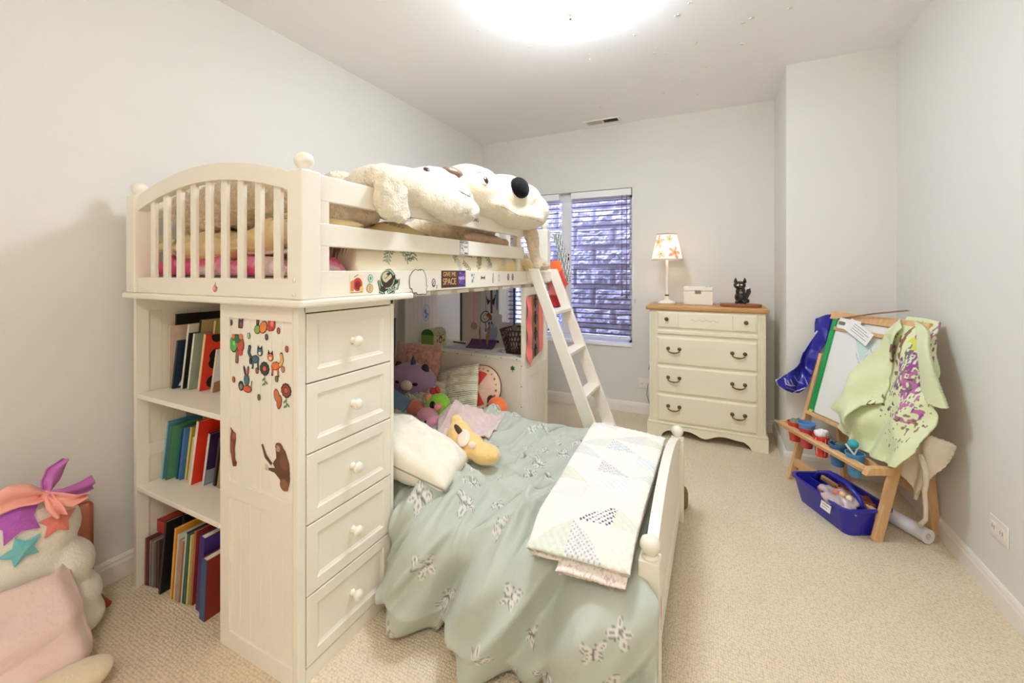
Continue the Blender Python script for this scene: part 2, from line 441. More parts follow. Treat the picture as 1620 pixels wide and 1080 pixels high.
# blinds: every slat its own part
SLAT = mat('backlit_slat', (112, 84, 78), 0.5, var=0.15, vscale=20, stretch=(1, 12, 12))  # dark brown puts the backlit look of the slats into their colour
CORD = mat('blind_cord', (205, 200, 196), 0.8)
def blind(x0, x1, label):
    yb = YB + .028
    t = thing('window_blind', label, 'blind', ((x0 + x1) / 2, yb, WZ0 + .05), group=None)
    obj('headrail', B((x0, x1, yb - .022, yb + .022, WZ1 - .062, WZ1 - .004)), VINYL, t, bevel=.003)
    zt, zb = WZ1 - .095, WZ0 + .075; n = 28
    bm = bmesh.new(); c = [(-.021, -.002), (-.01, .0015), (.01, .0015), (.021, -.002), (.021, .0012), (.01, .0047), (-.01, .0047), (-.021, .0012)]
    pts = lambda x: [bm.verts.new((x, dy, dz)) for dy, dz in c]
    a, b = pts(x0 + .004), pts(x1 - .004)
    for i in range(8): bm.faces.new((a[i], a[(i + 1) % 8], b[(i + 1) % 8], b[i]))
    bm.faces.new(a); bm.faces.new(b[::-1]); bmesh.ops.recalc_face_normals(bm, faces=bm.faces)
    me = bpy.data.meshes.new('slat'); bm.to_mesh(me); bm.free(); me.materials.append(SLAT)
    for i in range(n):
        z = zt + (zb - zt) * i / (n - 1)
        o = bpy.data.objects.new('slat', me); COL.objects.link(o); o.parent = t
        o.location = Vector((0, yb, z)) - LOC[t]
        o.rotation_euler = (0.06 + .05 * math.sin(i * 2.3) * (i > 14), 0, 0)
    obj('bottom_rail', B((x0 + .003, x1 - .003, yb - .022, yb + .022, WZ0 + .036, WZ0 + .052)), VINYL, t, bevel=.003)
    for fx in (.18, .82):
        x = x0 + (x1 - x0) * fx
        for s in (-1, 1): obj('ladder_cord', T([(x, yb + s * .0225, WZ1 - .06), (x, yb + s * .0225, WZ0 + .04)], .0009, 5), CORD, t)
    return t, yb
t, yb = blind(WX0 + .01, -1.30, 'dark slatted blind on the narrow window half behind the bunk bed ladder')
t, yb = blind(-1.185, WX1 - .008, 'dark slatted blind with hanging pull cords on the window half beside the dresser')
for dx, zb, nm in ((-.085, 1.02, 'pull_cord'), (-.045, 1.0, 'pull_cord')):
    obj(nm, T([(WX1 + dx, yb - .03, WZ1 - .06), (WX1 + dx, yb - .03, zb)], .0028, 6), SLAT, t)
    obj('tassel', lathe([(0, .03), (.004, .028), (.009, .0), (.008, -.004), (0, -.005)], (WX1 + dx, yb - .03, zb - .03), 10), SLAT, t, smooth=True)
obj('cord_cleat', B((WX1 + .02, WX1 + .03, YB - .012, YB - .001, .93, .97)), CORD, None) and None
tag(bpy.data.objects['cord_cleat'], 'small white cord cleat on the wall beside the window', 'cleat')

# ---------------------------------------------------------------- ceiling lamp and added fill dome
def dome(x, y, e, label, ec):
    t = thing('ceiling_light', label, 'ceiling light', (x, y, H - .12))
    m = bpy.data.materials.new('lit_frosted_glass'); m.use_nodes = True
    b = m.node_tree.nodes['Principled BSDF']
    b.inputs['Base Color'].default_value = rgb(250, 246, 240); b.inputs['Roughness'].default_value = .3
    b.inputs['Emission Color'].default_value = (*ec, 1); b.inputs['Emission Strength'].default_value = e
    obj('pan', lathe([(0, 0), (.07, 0), (.07, -.04), (.06, -.051), (0, -.051)], (x, y, H - .001), 32), TRIM, t, smooth='auto')
    pr = [(.195 * math.cos(a), -.062 - .080 * math.sin(a)) for a in np.linspace(0, PI / 2, 14)]; pr[-1] = (0, -.142)
    obj('glass_shade', lathe([(0, -.052), (.185, -.052)] + pr, (x, y, H), 40), m, t, smooth=True)
    obj('finial', lathe([(0, -.140), (.011, -.140), (.011, -.145), (.006, -.150), (.008, -.158), (.005, -.166), (0, -.168)], (x, y, H), 14), BRASS, t, smooth=True)
dome(-.575, 1.76, LAMP_MAIN, 'round frosted flush ceiling lamp glowing white above the bunk room', (.775, .885, 1.0))
dome(-.1, -.6, FILL_REAR, 'added round frosted fill dome, unseen behind the camera', (1.0, .955, .885))  # added out of view as fill for the bed end and left wall

# ceiling vent
t = thing('ceiling_vent', 'white metal ceiling vent with dark grille near the window wall', 'vent', (-.86, 3.50, H - .01))
obj('vent_frame', B((-1.01, -.71, 3.445, 3.46, H - .008, H - .0005), (-1.01, -.71, 3.54, 3.555, H - .008, H - .0005), (-1.01, -.99, 3.46, 3.54, H - .008, H - .0005), (-.73, -.71, 3.46, 3.54, H - .008, H - .0005), (-.868, -.852, 3.46, 3.54, H - .008, H - .0005)), TRIM, t)
obj('vent_shadow_box', B((-.99, -.73, 3.46, 3.54, H - .0015, H - .0005)), DARK, t)
for i in range(8): obj('louver', B((-.985 + i * .0145, -.978 + i * .0145, 3.462, 3.538, H - .007, H - .002)), TRIM, t)
for i in range(8): obj('louver', B((-.848 + i * .0145, -.8455 + i * .0145, 3.462, 3.538, H - .007, H - .002)), BRASS, t)
# glow stars
GLOW = mat('glow_plastic', (218, 218, 202), 0.5)
random.seed(11)
for x, y, r in ((-.172, 2.217, .018), (-.108, 2.14, .016), (-.391, 2.30, .012), (-.30, 2.485, .013), (-.321, 2.544, .013), (-.262, 2.573, .013), (-.101, 2.525, .018), (-.547, 2.387, .006), (-.663, 2.392, .007), (-.677, 2.442, .006),
             (-.944, 2.156, .007), (-1.128, 1.894, .009), (.125, 2.432, .018), (.165, 2.405, .02), (.323, 2.393, .016), (.13, 2.652, .016), (-.332, 3.142, .009), (-.488, 3.162, .009), (-.118, 3.27, .012), (-.803, 3.205, .009), (-.2, 3.0, .01), (-.05, 2.85, .011), (-.45, 2.9, .007), (-.7, 3.05, .006)):
    o = obj('ceiling_star', prism(star(0, 0, r * .75, r * .38, 5, random.random()), lambda u, v, d: (u + x, v + y, d), H - .0035, H - .0004), GLOW)
    tag(o, 'small pale glow-in-the-dark star stuck to the ceiling', 'star', 'glow stars on the ceiling')
# outlets
PLATE = mat('outlet_plastic', (238, 232, 224), 0.35)
t = thing('wall_outlet', 'white double outlet plate low on the wall beside the easel', 'outlet', (XR, 2.103, .272))
obj('cover_plate', B((XR - .006, XR - .0005, 2.05, 2.158, .235, .31)), PLATE, t, bevel=.002)
for y in (2.08, 2.128):
    o = obj('socket', B((XR - .0085, XR - .0055, y - .017, y + .017, .255, .29)), PLATE, t, bevel=.001)
    obj('slot', B((XR - .009, XR - .0084, y - .008, y - .006, .268, .28), (XR - .009, XR - .0084, y + .005, y + .007, .268, .28)), DARK, o)
t = thing('wall_outlet', 'white outlet plate with plugs on the wall beside the dresser', 'outlet', (-.535, YB, .258))
obj('cover_plate', B((-.585, -.475, YB - .006, YB - .0005, .215, .30)), PLATE, t, bevel=.002)
for x in (-.555, -.51):
    o = obj('socket', B((x - .014, x + .014, YB - .0085, YB - .0055, .235, .28)), PLATE, t, bevel=.001)
    obj('slot', B((x - .006, x - .004, YB - .009, YB - .0084, .25, .262), (x + .004, x + .006, YB - .009, YB - .0084, .25, .262)), DARK, o)
o = obj('power_cord', T([(-.508, YB - .008, .25), (-.508, YB - .03, .24), (-.515, YB - .035, .17), (-.49, YB - .03, .1), (-.46, YB - .03, .07), (-.455, YB - .02, .5), (-.48, YB - .015, .42), (-.5, YB - .02, .38), (-.46, YB - .03, .6), (-.44, YB - .025, .9)], .0025, 6), mat('cord_grey', (120, 112, 104), .5), smooth=True)
tag(o, 'thin grey power cord looping between the wall outlet and the dresser', 'cord')
# ================================================================ loft bunk bed
X0, X1 = -2.014, -1.025          # outer faces of the posts
Y0, Y1 = 0.775, 2.700
PW = .062
ZB, ZT = 1.12, 1.485
loft = thing('loft_bed', 'white wooden loft bed with arched slatted end, ball finials and stickered side rail', 'bed', ((X0 + X1) / 2, (Y0 + Y1) / 2, 1.10))
FIN = [(0, 0), (.020, 0), (.019, .003), (.014, .005), (.015, .008), (.021, .014), (.0265, .025), (.027, .034), (.0225, .046), (.013, .053), (0, .0555)]
for px in (X0, X1 - PW):
    for py in (Y0, Y1 - PW):
        p = obj('post', B((px, px + PW, py, py + PW, ZB, ZT)), WHITE, loft, bevel=.004)
        obj('finial', lathe(FIN, (px + PW / 2, py + PW / 2, ZT - .001), 20), WHITE, p, smooth=True)
def arch_pts(z0, z1, n=20, xa=X0 + PW, xb=X1 - PW):
    return [(xa + (xb - xa) * i / n, z0 + (z1 - z0) * math.sin(PI * i / n) ** .85) for i in range(n + 1)]
for yy in (Y0 + .012, Y1 - PW + .02):
    top = arch_pts(ZT - .003, 1.552); bot = arch_pts(1.428, 1.497)
    bm = bmesh.new(); rows = []
    for (xa, za), (xb, zb) in zip(top, bot):
        rows.append([bm.verts.new((xa, yy, za)), bm.verts.new((xa, yy + .03, za)), bm.verts.new((xb, yy + .03, zb)), bm.verts.new((xb, yy, zb))])
    for a, b in zip(rows, rows[1:]):
        for j in range(4): bm.faces.new((a[j], a[(j + 1) % 4], b[(j + 1) % 4], b[j]))
    bm.faces.new(rows[0]); bm.faces.new(rows[-1][::-1])
    obj('arched_rail', bm, WHITE, loft)
    obj('bottom_rail', B((X0 + PW - .001, X1 - PW + .001, yy, yy + .03, ZB, 1.178)), WHITE, loft, bevel=.002)
    for i in range(9):
        x = -1.868 + i * .0882
        zt = np.interp(x, [p[0] for p in bot], [p[1] for p in bot]) + .004
        obj('slat', B((x - .0155, x + .0155, yy + .009, yy + .023, 1.176, zt)), WHITE, loft, bevel=.003)
RX = -1.045
rail_up = obj('guard_rail', B((RX - .022, RX, Y0 + PW + .002, 2.30, 1.408, ZT)), WHITE, loft, bevel=.003)
rail_mid = obj('guard_rail', B((RX - .022, RX, Y0 + PW + .002, 2.30, 1.274, 1.343)), WHITE, loft, bevel=.003)
rail_low = obj('side_rail', B((RX - .022, RX, Y0 + PW + .002, Y1 - PW, ZB, 1.2015)), WHITE, loft, bevel=.003)
obj('rail_stile', B((RX - .021, RX - .001, Y0 + PW + .001, .884, ZB + .001, ZT - .001)), WHITE, loft)
obj('rail_stile', B((RX - .05, RX - .0225, 2.255, 2.30, ZB + .005, ZT - .01)), WHITE, loft)
for z0, z1 in ((1.408, ZT), (1.274, 1.343), (ZB, 1.2015)):
    obj('back_rail', B((X0 + .01, X0 + .03, Y0 + PW, Y1 - PW, z0, z1)), WHITE, loft)
for i in range(12):
    obj('platform_slat', B((X0 + .03, RX - .024, .86 + i * .15, .96 + i * .15, 1.100, 1.116)), WHITE2, loft)
# cover plate that sits on the drawer tower and the bookcase
obj('cover_plate', B((X0 - .004, -1.014, Y0 - .012, 1.238, 1.099, 1.1195)), WHITE, loft, bevel=.006)
for z in (1.135, 1.175):
    obj('bolt_cap', lathe([(0, 0), (.007, 0), (.006, -.003), (0, -.004)], (X1 - .03, Y0, z), 10, 'y'), WHITE, loft, smooth=True)
obj('bolt_cap', lathe([(0, 0), (.007, 0), (.006, -.003), (0, -.004)], (X0 + .03, Y0, 1.14), 10, 'y'), WHITE, loft, smooth=True)
obj('bracket_screw', BALL((RX - .003, 1.222, 1.112), .006, None, 10, 6), DARK, loft)

# mattress
mt = obj('mattress', B((X0 + .035, RX - .026, Y0 + .07, Y1 - .05, 1.1165, 1.185)), mat('mattress_ticking', (232, 226, 214), .8, .1, 80), bevel=.02, seg=3)
tag(mt, 'thin pale mattress lying in the loft bed', 'mattress')

# ---------------------------------------------------------------- frame and boards helper
def framed_panel(parent, axis, plane, a0, a1, zs, stile, depth, nb, out=1, m=WHITE):
    """frame with vertical boards. axis 'y' -> face at y=plane spanning x a0..a1 ; axis 'x' -> face at x=plane spanning y.
    zs = list of (z0,z1) panel openings; out = direction of the outward face"""
    zlo, zhi = zs[0][0], zs[-1][1]
    def bxx(u0, u1, d0, d1, z0, z1):
        d0, d1 = plane - out * d0, plane - out * d1
        return (u0, u1, min(d0, d1), max(d0, d1), z0, z1) if axis == 'y' else (min(d0, d1), max(d0, d1), u0, u1, z0, z1)
    for (z0, z1) in zs:
        wd = (a1 - a0 - 2 * stile) / nb
        for i in range(nb):
            u = a0 + stile + i * wd
            obj('board', B(bxx(u + .0003, u + wd - .0003, .006, depth, z0, z1)), m, parent, bevel=.0009, seg=1)

# ---------------------------------------------------------------- drawer tower
DX = -1.067
tower = thing('drawer_tower', 'tall white five drawer tower with animal stickers on its side', 'drawers', (-1.25, .99, 0))
TL, TY0, TY1 = -1.44, .794, 1.186
obj('carcass', B((TL, DX - .02, TY0 + .022, TY1, .0, 1.098), (DX - .0205, DX, TY1 - .017, TY1, 0, 1.098), (DX - .0205, DX, TY0 + .0, TY0 + .0265, 0, 1.098),
                 (DX - .0205, DX, TY0 + .02, TY1, 1.079, 1.098)), WHITE, tower, bevel=.0015, seg=1)
obj('plinth', B((DX - .0205, DX + .001, TY0 + .0267, TY1 - .0172, 0, .045)), WHITE, tower)
obj('side_frame', B((TL, -1.393, TY0, TY0 + .0215, 0, 1.098), (-1.091, DX - .021, TY0, TY0 + .0215, 0, 1.098), (-1.393, -1.091, TY0, TY0 + .0215, 1.053, 1.098),
                    (-1.393, -1.091, TY0, TY0 + .0215, .483, .533), (-1.393, -1.091, TY0, TY0 + .0215, 0, .055)), WHITE, tower)
framed_panel(tower, 'y', TY0, -1.393, -1.091, [(.055, .483), (.533, 1.053)], 0, .02, 6, -1)
def drawer_front(parent, y0, y1, z0, z1, x, border, m, rec=.006):
    bm = bmesh.new()
    def ring(b, xx): return [bm.verts.new((xx, y0 + b, z0 + b)), bm.verts.new((xx, y1 - b, z0 + b)), bm.verts.new((xx, y1 - b, z1 - b)), bm.verts.new((xx, y0 + b, z1 - b))]
    rs = [ring(0, x - .016), ring(0, x - .0015), ring(.0015, x), ring(border, x), ring(border + .004, x - rec * .5), ring(border + .012, x - rec), ]
    for a, b in zip(rs, rs[1:]):
        for j in range(4): bm.faces.new((a[j], a[(j + 1) % 4], b[(j + 1) % 4], b[j]))
    bm.faces.new(rs[-1]); bm.faces.new(rs[0][::-1])
    return obj('drawer', bm, m, parent)
KN = [(0, .0), (.012, .0), (.011, .004), (.008, .008), (.008, .014), (.014, .018), (.0175, .024), (.0165, .030), (.010, .035), (0, .0365)]
for z0, z1 in ((.048, .250), (.2545, .4575), (.462, .664), (.6685, .870), (.8745, 1.0755)):
    d = drawer_front(tower, TY0 + .0285, TY1 - .019, z0, z1, DX + .003, .034, WHITE)
    obj('knob', lathe(KN, (DX - .003, .9965, (z0 + z1) / 2 - .002), 18, 'x'), WHITE, d, smooth=True)
    obj('drawer_gap', B((DX - .0205, DX - .016, TY0 + .027, TY1 - .0175, z0 - .004, z1 + .004)), DARK, d)

# stickers on the side of the tower
ys = TY0 + .0055
U, V = (1, 0, 0), (0, 0, 1)
K = (20, 18, 18)
def from_px(px, py):   # photo point -> point on the sticker panel (y = ys), world metres
    th = math.atan2(322, 658); c, s = math.cos(th), math.sin(th)
    xc, zc = (px - 810) / 658, (429 - py) / 658
    dx, dy = -s + xc * c, c + xc * s
    return (dx / dy * ys, ys - .001, 1.2 + zc * ys / dy)
def scl(shapes, kx, ky):
    out = []
    for s in shapes:
        if s[0] == 'e': out.append(('e', s[1] * kx, s[2] * ky, s[3] * kx, s[4] * ky) + tuple(s[5:]))
        else: out.append((s[0], [(a * kx, b * ky) for a, b in s[1]]) + tuple(x * (kx + ky) / 2 if not isinstance(x, tuple) else x for x in s[2:]))
    return out
def st(name, px, py, wd, ht, shapes, label, kx=1.0, ky=1.0): sticker(name, tower, from_px(px, py), U, V, wd * kx, ht * ky, scl(shapes, kx, ky), label=label, res=.0011)
R_, O_, G_, T_, BR = (196, 60, 48), (226, 120, 52), (92, 158, 70), (52, 92, 112), (120, 66, 40)
def fox(c1, c2):
    return [('e', .004, -.012, .021, .013, .2, K), ('e', .004, -.012, .018, .0105, .2, c1), ('e', -.02, .012, .014, .013, 0, K), ('e', -.02, .012, .0115, .0105, 0, c1), ('p', [(-.033, .018), (-.03, .034), (-.02, .022)], K), ('p', [(-.02, .022), (-.01, .034), (-.007, .018)], K),
            ('e', -.02, .008, .006, .005, 0, (240, 220, 200)), ('l', [(.024, -.008), (.034, .006), (.03, .024)], .014, K), ('l', [(.024, -.008), (.034, .006), (.03, .022)], .010, c2), ('l', [(-.01, -.02), (-.012, -.04)], .009, K), ('l', [(.014, -.022), (.016, -.04)], .009, K), ('l', [(-.01, -.02), (-.012, -.037)], .005, c1), ('l', [(.014, -.022), (.016, -.037)], .005, c1)]
def flower(c1, c2):
    a = [('l', [(0, .01), (.002, -.04)], .004, (60, 130, 70)), ('e', -.008, -.02, .009, .004, .7, G_), ('e', .010, -.03, .009, .004, -.7, G_), ('e', -.007, -.038, .008, .004, .7, G_)]
    for i in range(11): a.append(('e', .019 * math.cos(i * .571), .022 + .019 * math.sin(i * .571), .0085, .0085, 0, K))
    for i in range(11): a.append(('e', .017 * math.cos(i * .571), .022 + .017 * math.sin(i * .571), .0055, .0055, 0, c1))
    return a + [('e', 0, .022, .012, .012, 0, K), ('e', 0, .022, .0095, .0095, 0, c2)]
st('tree_sticker', 375, 549, .08, .10, [('l', [(0, -.045), (.004, 0)], .016, K), ('l', [(0, -.043), (.004, 0)], .011, (150, 100, 60)), ('e', -.016, .008, .02, .026, 0, K), ('e', .018, .01, .02, .026, 0, K), ('e', 0, .026, .028, .016, 0, K), ('e', -.016, .008, .017, .022, 0, (72, 170, 70)), ('e', .018, .01, .017, .022, 0, (190, 70, 50)), ('e', 0, .026, .024, .012, 0, (60, 96, 56)), ('e', .02, -.016, .011, .01, 0, R_), ('e', .022, .036, .010, .009, 0, (205, 120, 90)), ('e', -.018, .034, .008, .008, 0, (205, 120, 90)), ('e', -.014, .012, .006, .008, 0, (120, 210, 110))], 'green and red tree sticker')
st('fox_sticker', 405, 562, .085, .085, [(s[0], s[1] if s[0] != 'e' else -s[1]) + s[2:] if s[0] == 'e' else (s[0], [(-a, b) for a, b in s[1]]) + s[2:] for s in fox((62, 104, 124), (52, 92, 112))], 'teal fox sticker')
st('fox_sticker', 435, 572, .085, .085, fox((226, 110, 48), (236, 168, 90)), 'orange fox sticker')
st('flower_sticker', 419, 592, .06, .10, flower((60, 58, 66), (220, 90, 50)), 'dark sunflower sticker', .85, .8)
st('flower_sticker', 453, 627, .06, .10, flower((150, 66, 60), (214, 84, 60)), 'red sunflower sticker', .85, .8)
st('bird_sticker', 413, 514, .08, .07, [('e', -.016, -.014, .017, .014, .3, K), ('e', -.016, -.014, .014, .011, .3, (140, 178, 90)), ('e', .012, -.006, .022, .017, .8, K), ('e', .012, -.006, .019, .014, .8, (226, 130, 60)), ('l', [(-.018, .0), (-.02, .03)], .006, K), ('l', [(-.012, .0), (-.008, .03)], .006, K)], 'orange acorn and bud sticker')
st('snail_sticker', 430, 513, .05, .05, [('e', 0, 0, .018, .02, 0, (120, 30, 24)), ('e', 0, 0, .015, .017, 0, R_), ('e', .002, .002, .007, .009, 0, (230, 140, 110)), ('e', -.01, -.016, .01, .006, 0, R_)], 'red round sticker')
st('owl_sticker', 381, 511, .05, .05, [('p', [(-.012, -.016), (.01, -.016), (.014, .006), (.012, .02), (.002, .01), (-.008, .018), (-.012, .002)], (60, 50, 60)), ('e', .002, -.004, .006, .008, 0, (150, 60, 60))], 'small dark animal sticker')
st('rabbit_sticker', 388, 601, .085, .10, [('e', -.02, -.02, .014, .016, 0, K), ('e', -.02, -.022, .008, .009, 0, (140, 140, 130)), ('e', .008, .002, .014, .020, 0, K), ('e', .008, .002, .011, .017, 0, (70, 110, 130)), ('e', -.002, .03, .005, .016, .25, K), ('e', .014, .03, .006, .017, -.2, K), ('e', .014, .03, .004, .013, -.2, (190, 80, 80)), ('e', .012, -.026, .022, .012, 0, K), ('e', .012, -.026, .019, .009, 0, (216, 84, 46)), ('l', [(.03, -.02), (.034, .0)], .005, (80, 120, 80))], 'rabbit and squirrel sticker')
st('squirrel_sticker', 440, 632, .05, .08, [('e', -.006, .012, .013, .02, .2, (120, 50, 30)), ('e', .006, -.006, .012, .022, -.2, (120, 50, 30)), ('e', -.006, .012, .010, .017, .2, (204, 118, 76)), ('e', .006, -.006, .009, .018, -.2, (198, 100, 60))], 'orange squirrel sticker')
for px, py, c in ((366, 510, (90, 84, 80)), (394, 531, (150, 190, 150)), (422, 533, (120, 96, 90)), (441, 523, (170, 90, 80)), (454, 552, (190, 76, 66)), (397, 571, (70, 74, 84)), (407, 586, (170, 96, 86)), (448, 584, (214, 140, 96)), (438, 599, (110, 120, 90)), (410, 628, (96, 100, 96)), (370, 600, (200, 84, 50))):
    st('mushroom_sticker', px, py, .022, .026, [('e', 0, 0, .0085, .0105, 0, (60, 44, 40)), ('e', 0, 0, .006, .008, 0, c)], 'tiny round leaf sticker')
st('squirrel_sticker', 369, 707, .06, .20, [('p', [(-.016, .09), (-.010, .07), (-.016, .03), (-.014, -.02), (-.004, -.07), (.0, -.085), (.016, -.08), (.022, -.062), (.012, -.05), (.010, .0), (.016, .04), (.014, .065), (.004, .07)], (128, 62, 40)), ('e', .006, .05, .009, .014, 0, (166, 92, 64)), ('e', .008, -.066, .012, .012, 0, (110, 50, 30)), ('l', [(-.004, .02), (-.002, -.05)], .004, (170, 104, 80))], 'tall brown red squirrel sticker', 1.0, .72)
st('sloth_sticker', 436, 734, .17, .26, [('p', [(.0, .085), (.02, .095), (.045, .07), (.062, .02), (.066, -.05), (.056, -.1), (.03, -.098), (.02, -.06), (-.004, -.038), (-.03, -.036), (-.032, -.024), (-.002, -.016), (-.012, .0), (-.04, .03), (-.058, .075), (-.066, .07), (-.05, .015), (-.02, -.012), (.004, .03)], (98, 58, 38)), ('e', .018, .076, .019, .022, -.3, (120, 78, 54)), ('e', .012, .072, .010, .013, -.3, (188, 142, 110)), ('e', .04, -.078, .02, .026, 0, (140, 92, 60)), ('e', .04, .02, .02, .035, .3, (120, 74, 48)), ('p', [(-.048, -.04), (-.034, -.04), (-.034, -.012), (-.048, -.012)], (210, 196, 180)), ('e', .004, .076, .003, .003, 0, K)], 'brown long armed climbing animal sticker', 1.0, .68)

# ---------------------------------------------------------------- bookcase
bc = thing('bookcase', 'white bookcase with two shelves of books under the arched bed end', 'bookcase', (-1.71, .98, 0))
BL, BY0, BY1 = -1.99, .79, 1.18
obj('side_frame', B((BL, BL + .018, BY0, BY0 + .04, 0, 1.098), (BL, BL + .018, BY1 - .03, BY1, 0, 1.098), (BL, BL + .018, BY0 + .04, BY1 - .03, 1.05, 1.098), (BL, BL + .018, BY0 + .04, BY1 - .03, .485, .533), (BL, BL + .018, BY0 + .04, BY1 - .03, 0, .05)), WHITE, bc)
framed_panel(bc, 'x', BL + .018, BY0 + .04, BY1 - .03, [(.05, .485), (.533, 1.05)], 0, .014, 7, 1, WHITE2)
for i in range(10):
    w_ = (TL - BL - .02) / 10
    obj('board', B((BL + .019 + i * w_, BL + .019 + (i + 1) * w_ - .0015, BY1 - .014, BY1 - .004, 0, 1.098)), WHITE2, bc, bevel=.001, seg=1)
for z in (.718, .368): obj('shelf', B((BL + .0185, TL - .001, BY0 + .001, BY1 - .0145, z, z + .0175)), WHITE, bc, bevel=.002)
obj('top_rail', B((BL + .0185, TL - .001, BY0 + .25, BY1 - .0145, 1.08, 1.097)), WHITE, bc)

# ---------------------------------------------------------------- desk unit at the far end
desk = thing('desk', 'white built-in desk with solid front panel under the far end of the loft bed', 'desk', (-1.53, 2.51, 0))
DYF, DYB, DZ = 2.31, 2.715, .668
obj('front_panel', B((BL, DX - .003, DYF, DYF + .016, 0, DZ - .016)), WHITE2, desk)
obj('desktop', B((BL, DX - .003, DYF - .004, DYB, DZ - .0155, DZ)), WHITE, desk, bevel=.002)
for i in range(9):
    obj('tack', BALL((-1.96 + i * .108, DYF - .006, DZ - .009), .0032, None, 8, 5), DARK, desk)
for i in range(4):
    obj('tack', BALL((DX + .001, DYF - .001, .62 - i * .125), .0032, None, 8, 5), DARK, desk)
obj('end_frame', B((DX - .0025, RX, DYF, DYF + .03, 0, 1.1), (DX - .0025, RX, 2.668, 2.698, 0, 1.1), (DX - .0025, RX, DYF + .03, 2.668, 1.05, 1.1), (DX - .0025, RX, DYF + .03, 2.668, .545, .60), (DX - .0025, RX, DYF + .03, 2.668, 0, .05)), WHITE, desk)
framed_panel(desk, 'x', RX, DYF + .03, 2.668, [(.05, .545), (.60, 1.05)], 0, .018, 7, 1)
for i in range(9):
    y0 = DYF + .01 + i * .045
    obj('side_board', B((BL, BL + .014, y0, y0 + .0435, DZ + .0005, 1.1)), WHITE, desk, bevel=.0016, seg=1)
BACKP = mat('pinkish_white_board', (232, 216, 214), .6)
obj('back_panel', B((-1.745, -1.575, DYB - .02, DYB - .012, DZ + .0005, .8848), (-1.745, -1.575, DYB - .02, DYB - .012, .886, 1.098)), BACKP, desk)
obj('back_panel', B((-1.5745, -1.40, DYB - .02, DYB - .012, DZ + .0005, .8848), (-1.5745, -1.425, DYB - .02, DYB - .012, .886, 1.098)), mat('cool_white_board', (238, 236, 240), .5), desk)
obj('back_panel', B((-1.3995, DX - .004, DYB - .02, DYB - .012, DZ + .0005, .83)), BACKP, desk)
obj('back_edge', B((-1.757, -1.746, DYB - .03, DYB - .012, DZ + .0005, 1.098)), mat('plum_edge', (96, 84, 92), .6), desk)
u_ = (0, 1, 0)
sticker('oval_sticker', desk, (BL + .0150, 2.555, .885), (0, 1, 0), (0, 0, 1), .10, .14, [('e', 0, 0, .043, .062, 0, (150, 168, 200)), ('e', 0, 0, .039, .058, 0, (214, 222, 238)), ('e', -.012, .01, .014, .02, .3, (120, 130, 160)), ('e', .012, -.014, .016, .012, 0, (150, 160, 190)), ('e', -.005, -.03, .014, .01, 0, (130, 140, 120))], label='pale blue oval scene sticker')
sticker('leaf_sticker', desk, (-1.126, DYF - .001, .599), (1, 0, 0), (0, 0, 1), .05, .055, [('p', star(0, .002, .02, .012, 6), (40, 96, 52)), ('l', [(0, 0), (.002, -.022)], .004, (40, 96, 52))], label='dark green leaf sticker')
# pink paper craft strip on the end panel
pk = [[(242, 128, 122), (242, 128, 122)]]
n, k = 60, 90
Yg, Zg = np.meshgrid(np.linspace(2.318, 2.60, n), np.linspace(.60, 1.06, k), indexing='ij')
Xg = RX + .006 + .006 * np.sin(Zg * 40 + 1.2) * sst(2.45, 2.32, Yg) + .005 * fbm(Yg * 9, Zg * 9, 3) + .003
P = np.stack([Yg.ravel(), Zg.ravel()], -1)
sh = [('p', [(2.405, .62), (2.52, .64), (2.515, 1.06), (2.40, 1.06)], (150, 108, 92))]
for i in range(4):
    z = .70 + i * .105
    sh += [('e', 2.458, z + .02, .016, .02, 0, (26, 20, 22)), ('l', [(2.458, z + .01), (2.458, z - .04)], .022, (26, 20, 22)), ('l', [(2.434, z - .03), (2.434, z + .01), (2.458, z - .005), (2.482, z + .01), (2.482, z - .03)], .007, (26, 20, 22))]
col, cov = paint(P, sh, (240, 128, 120))
kp = p_poly(P, [(2.322, .66), (2.36, .61), (2.41, .64), (2.5, .66), (2.585, .68), (2.595, .86), (2.575, 1.05), (2.45, 1.055), (2.33, 1.035), (2.326, .9)])
o = grid('paper_craft', np.stack([Xg, Yg, Zg], -1), mat('craft_paper', (255, 255, 255), .8, attr=True), None, col.reshape(n, k, 3), .001, keep=kp.reshape(n, k))
tag(o, 'coral paper banner with black cut-out figures taped to the desk end panel', 'paper craft')

# ---------------------------------------------------------------- ladder
lad = thing('ladder', 'white wooden bunk ladder leaning from the loft bed rail to the carpet', 'ladder', (-.75, 2.49, 0))
def lx(z): return -1.006 + (1.215 - z) * .397
for y in (2.33, 2.655):
    bm = prism([(lx(0) - .04, 0), (lx(0) + .045, 0), (lx(1.215) + .045, 1.215), (lx(1.215) - .02, 1.215)], lambda u, v, d: (u, d, v), y - .012, y + .012)
    obj('stringer', bm, WHITE, lad, bevel=.003)
for z in (.23, .47, .71, .95):
    obj('rung', B((lx(z) - .035, lx(z) + .045, 2.342, 2.643, z - .011, z + .011)), WHITE, lad, bevel=.004)
obj('hook', B((RX + .001, lx(1.2) , 2.34, 2.645, 1.13, 1.2)), WHITE, lad, bevel=.003)

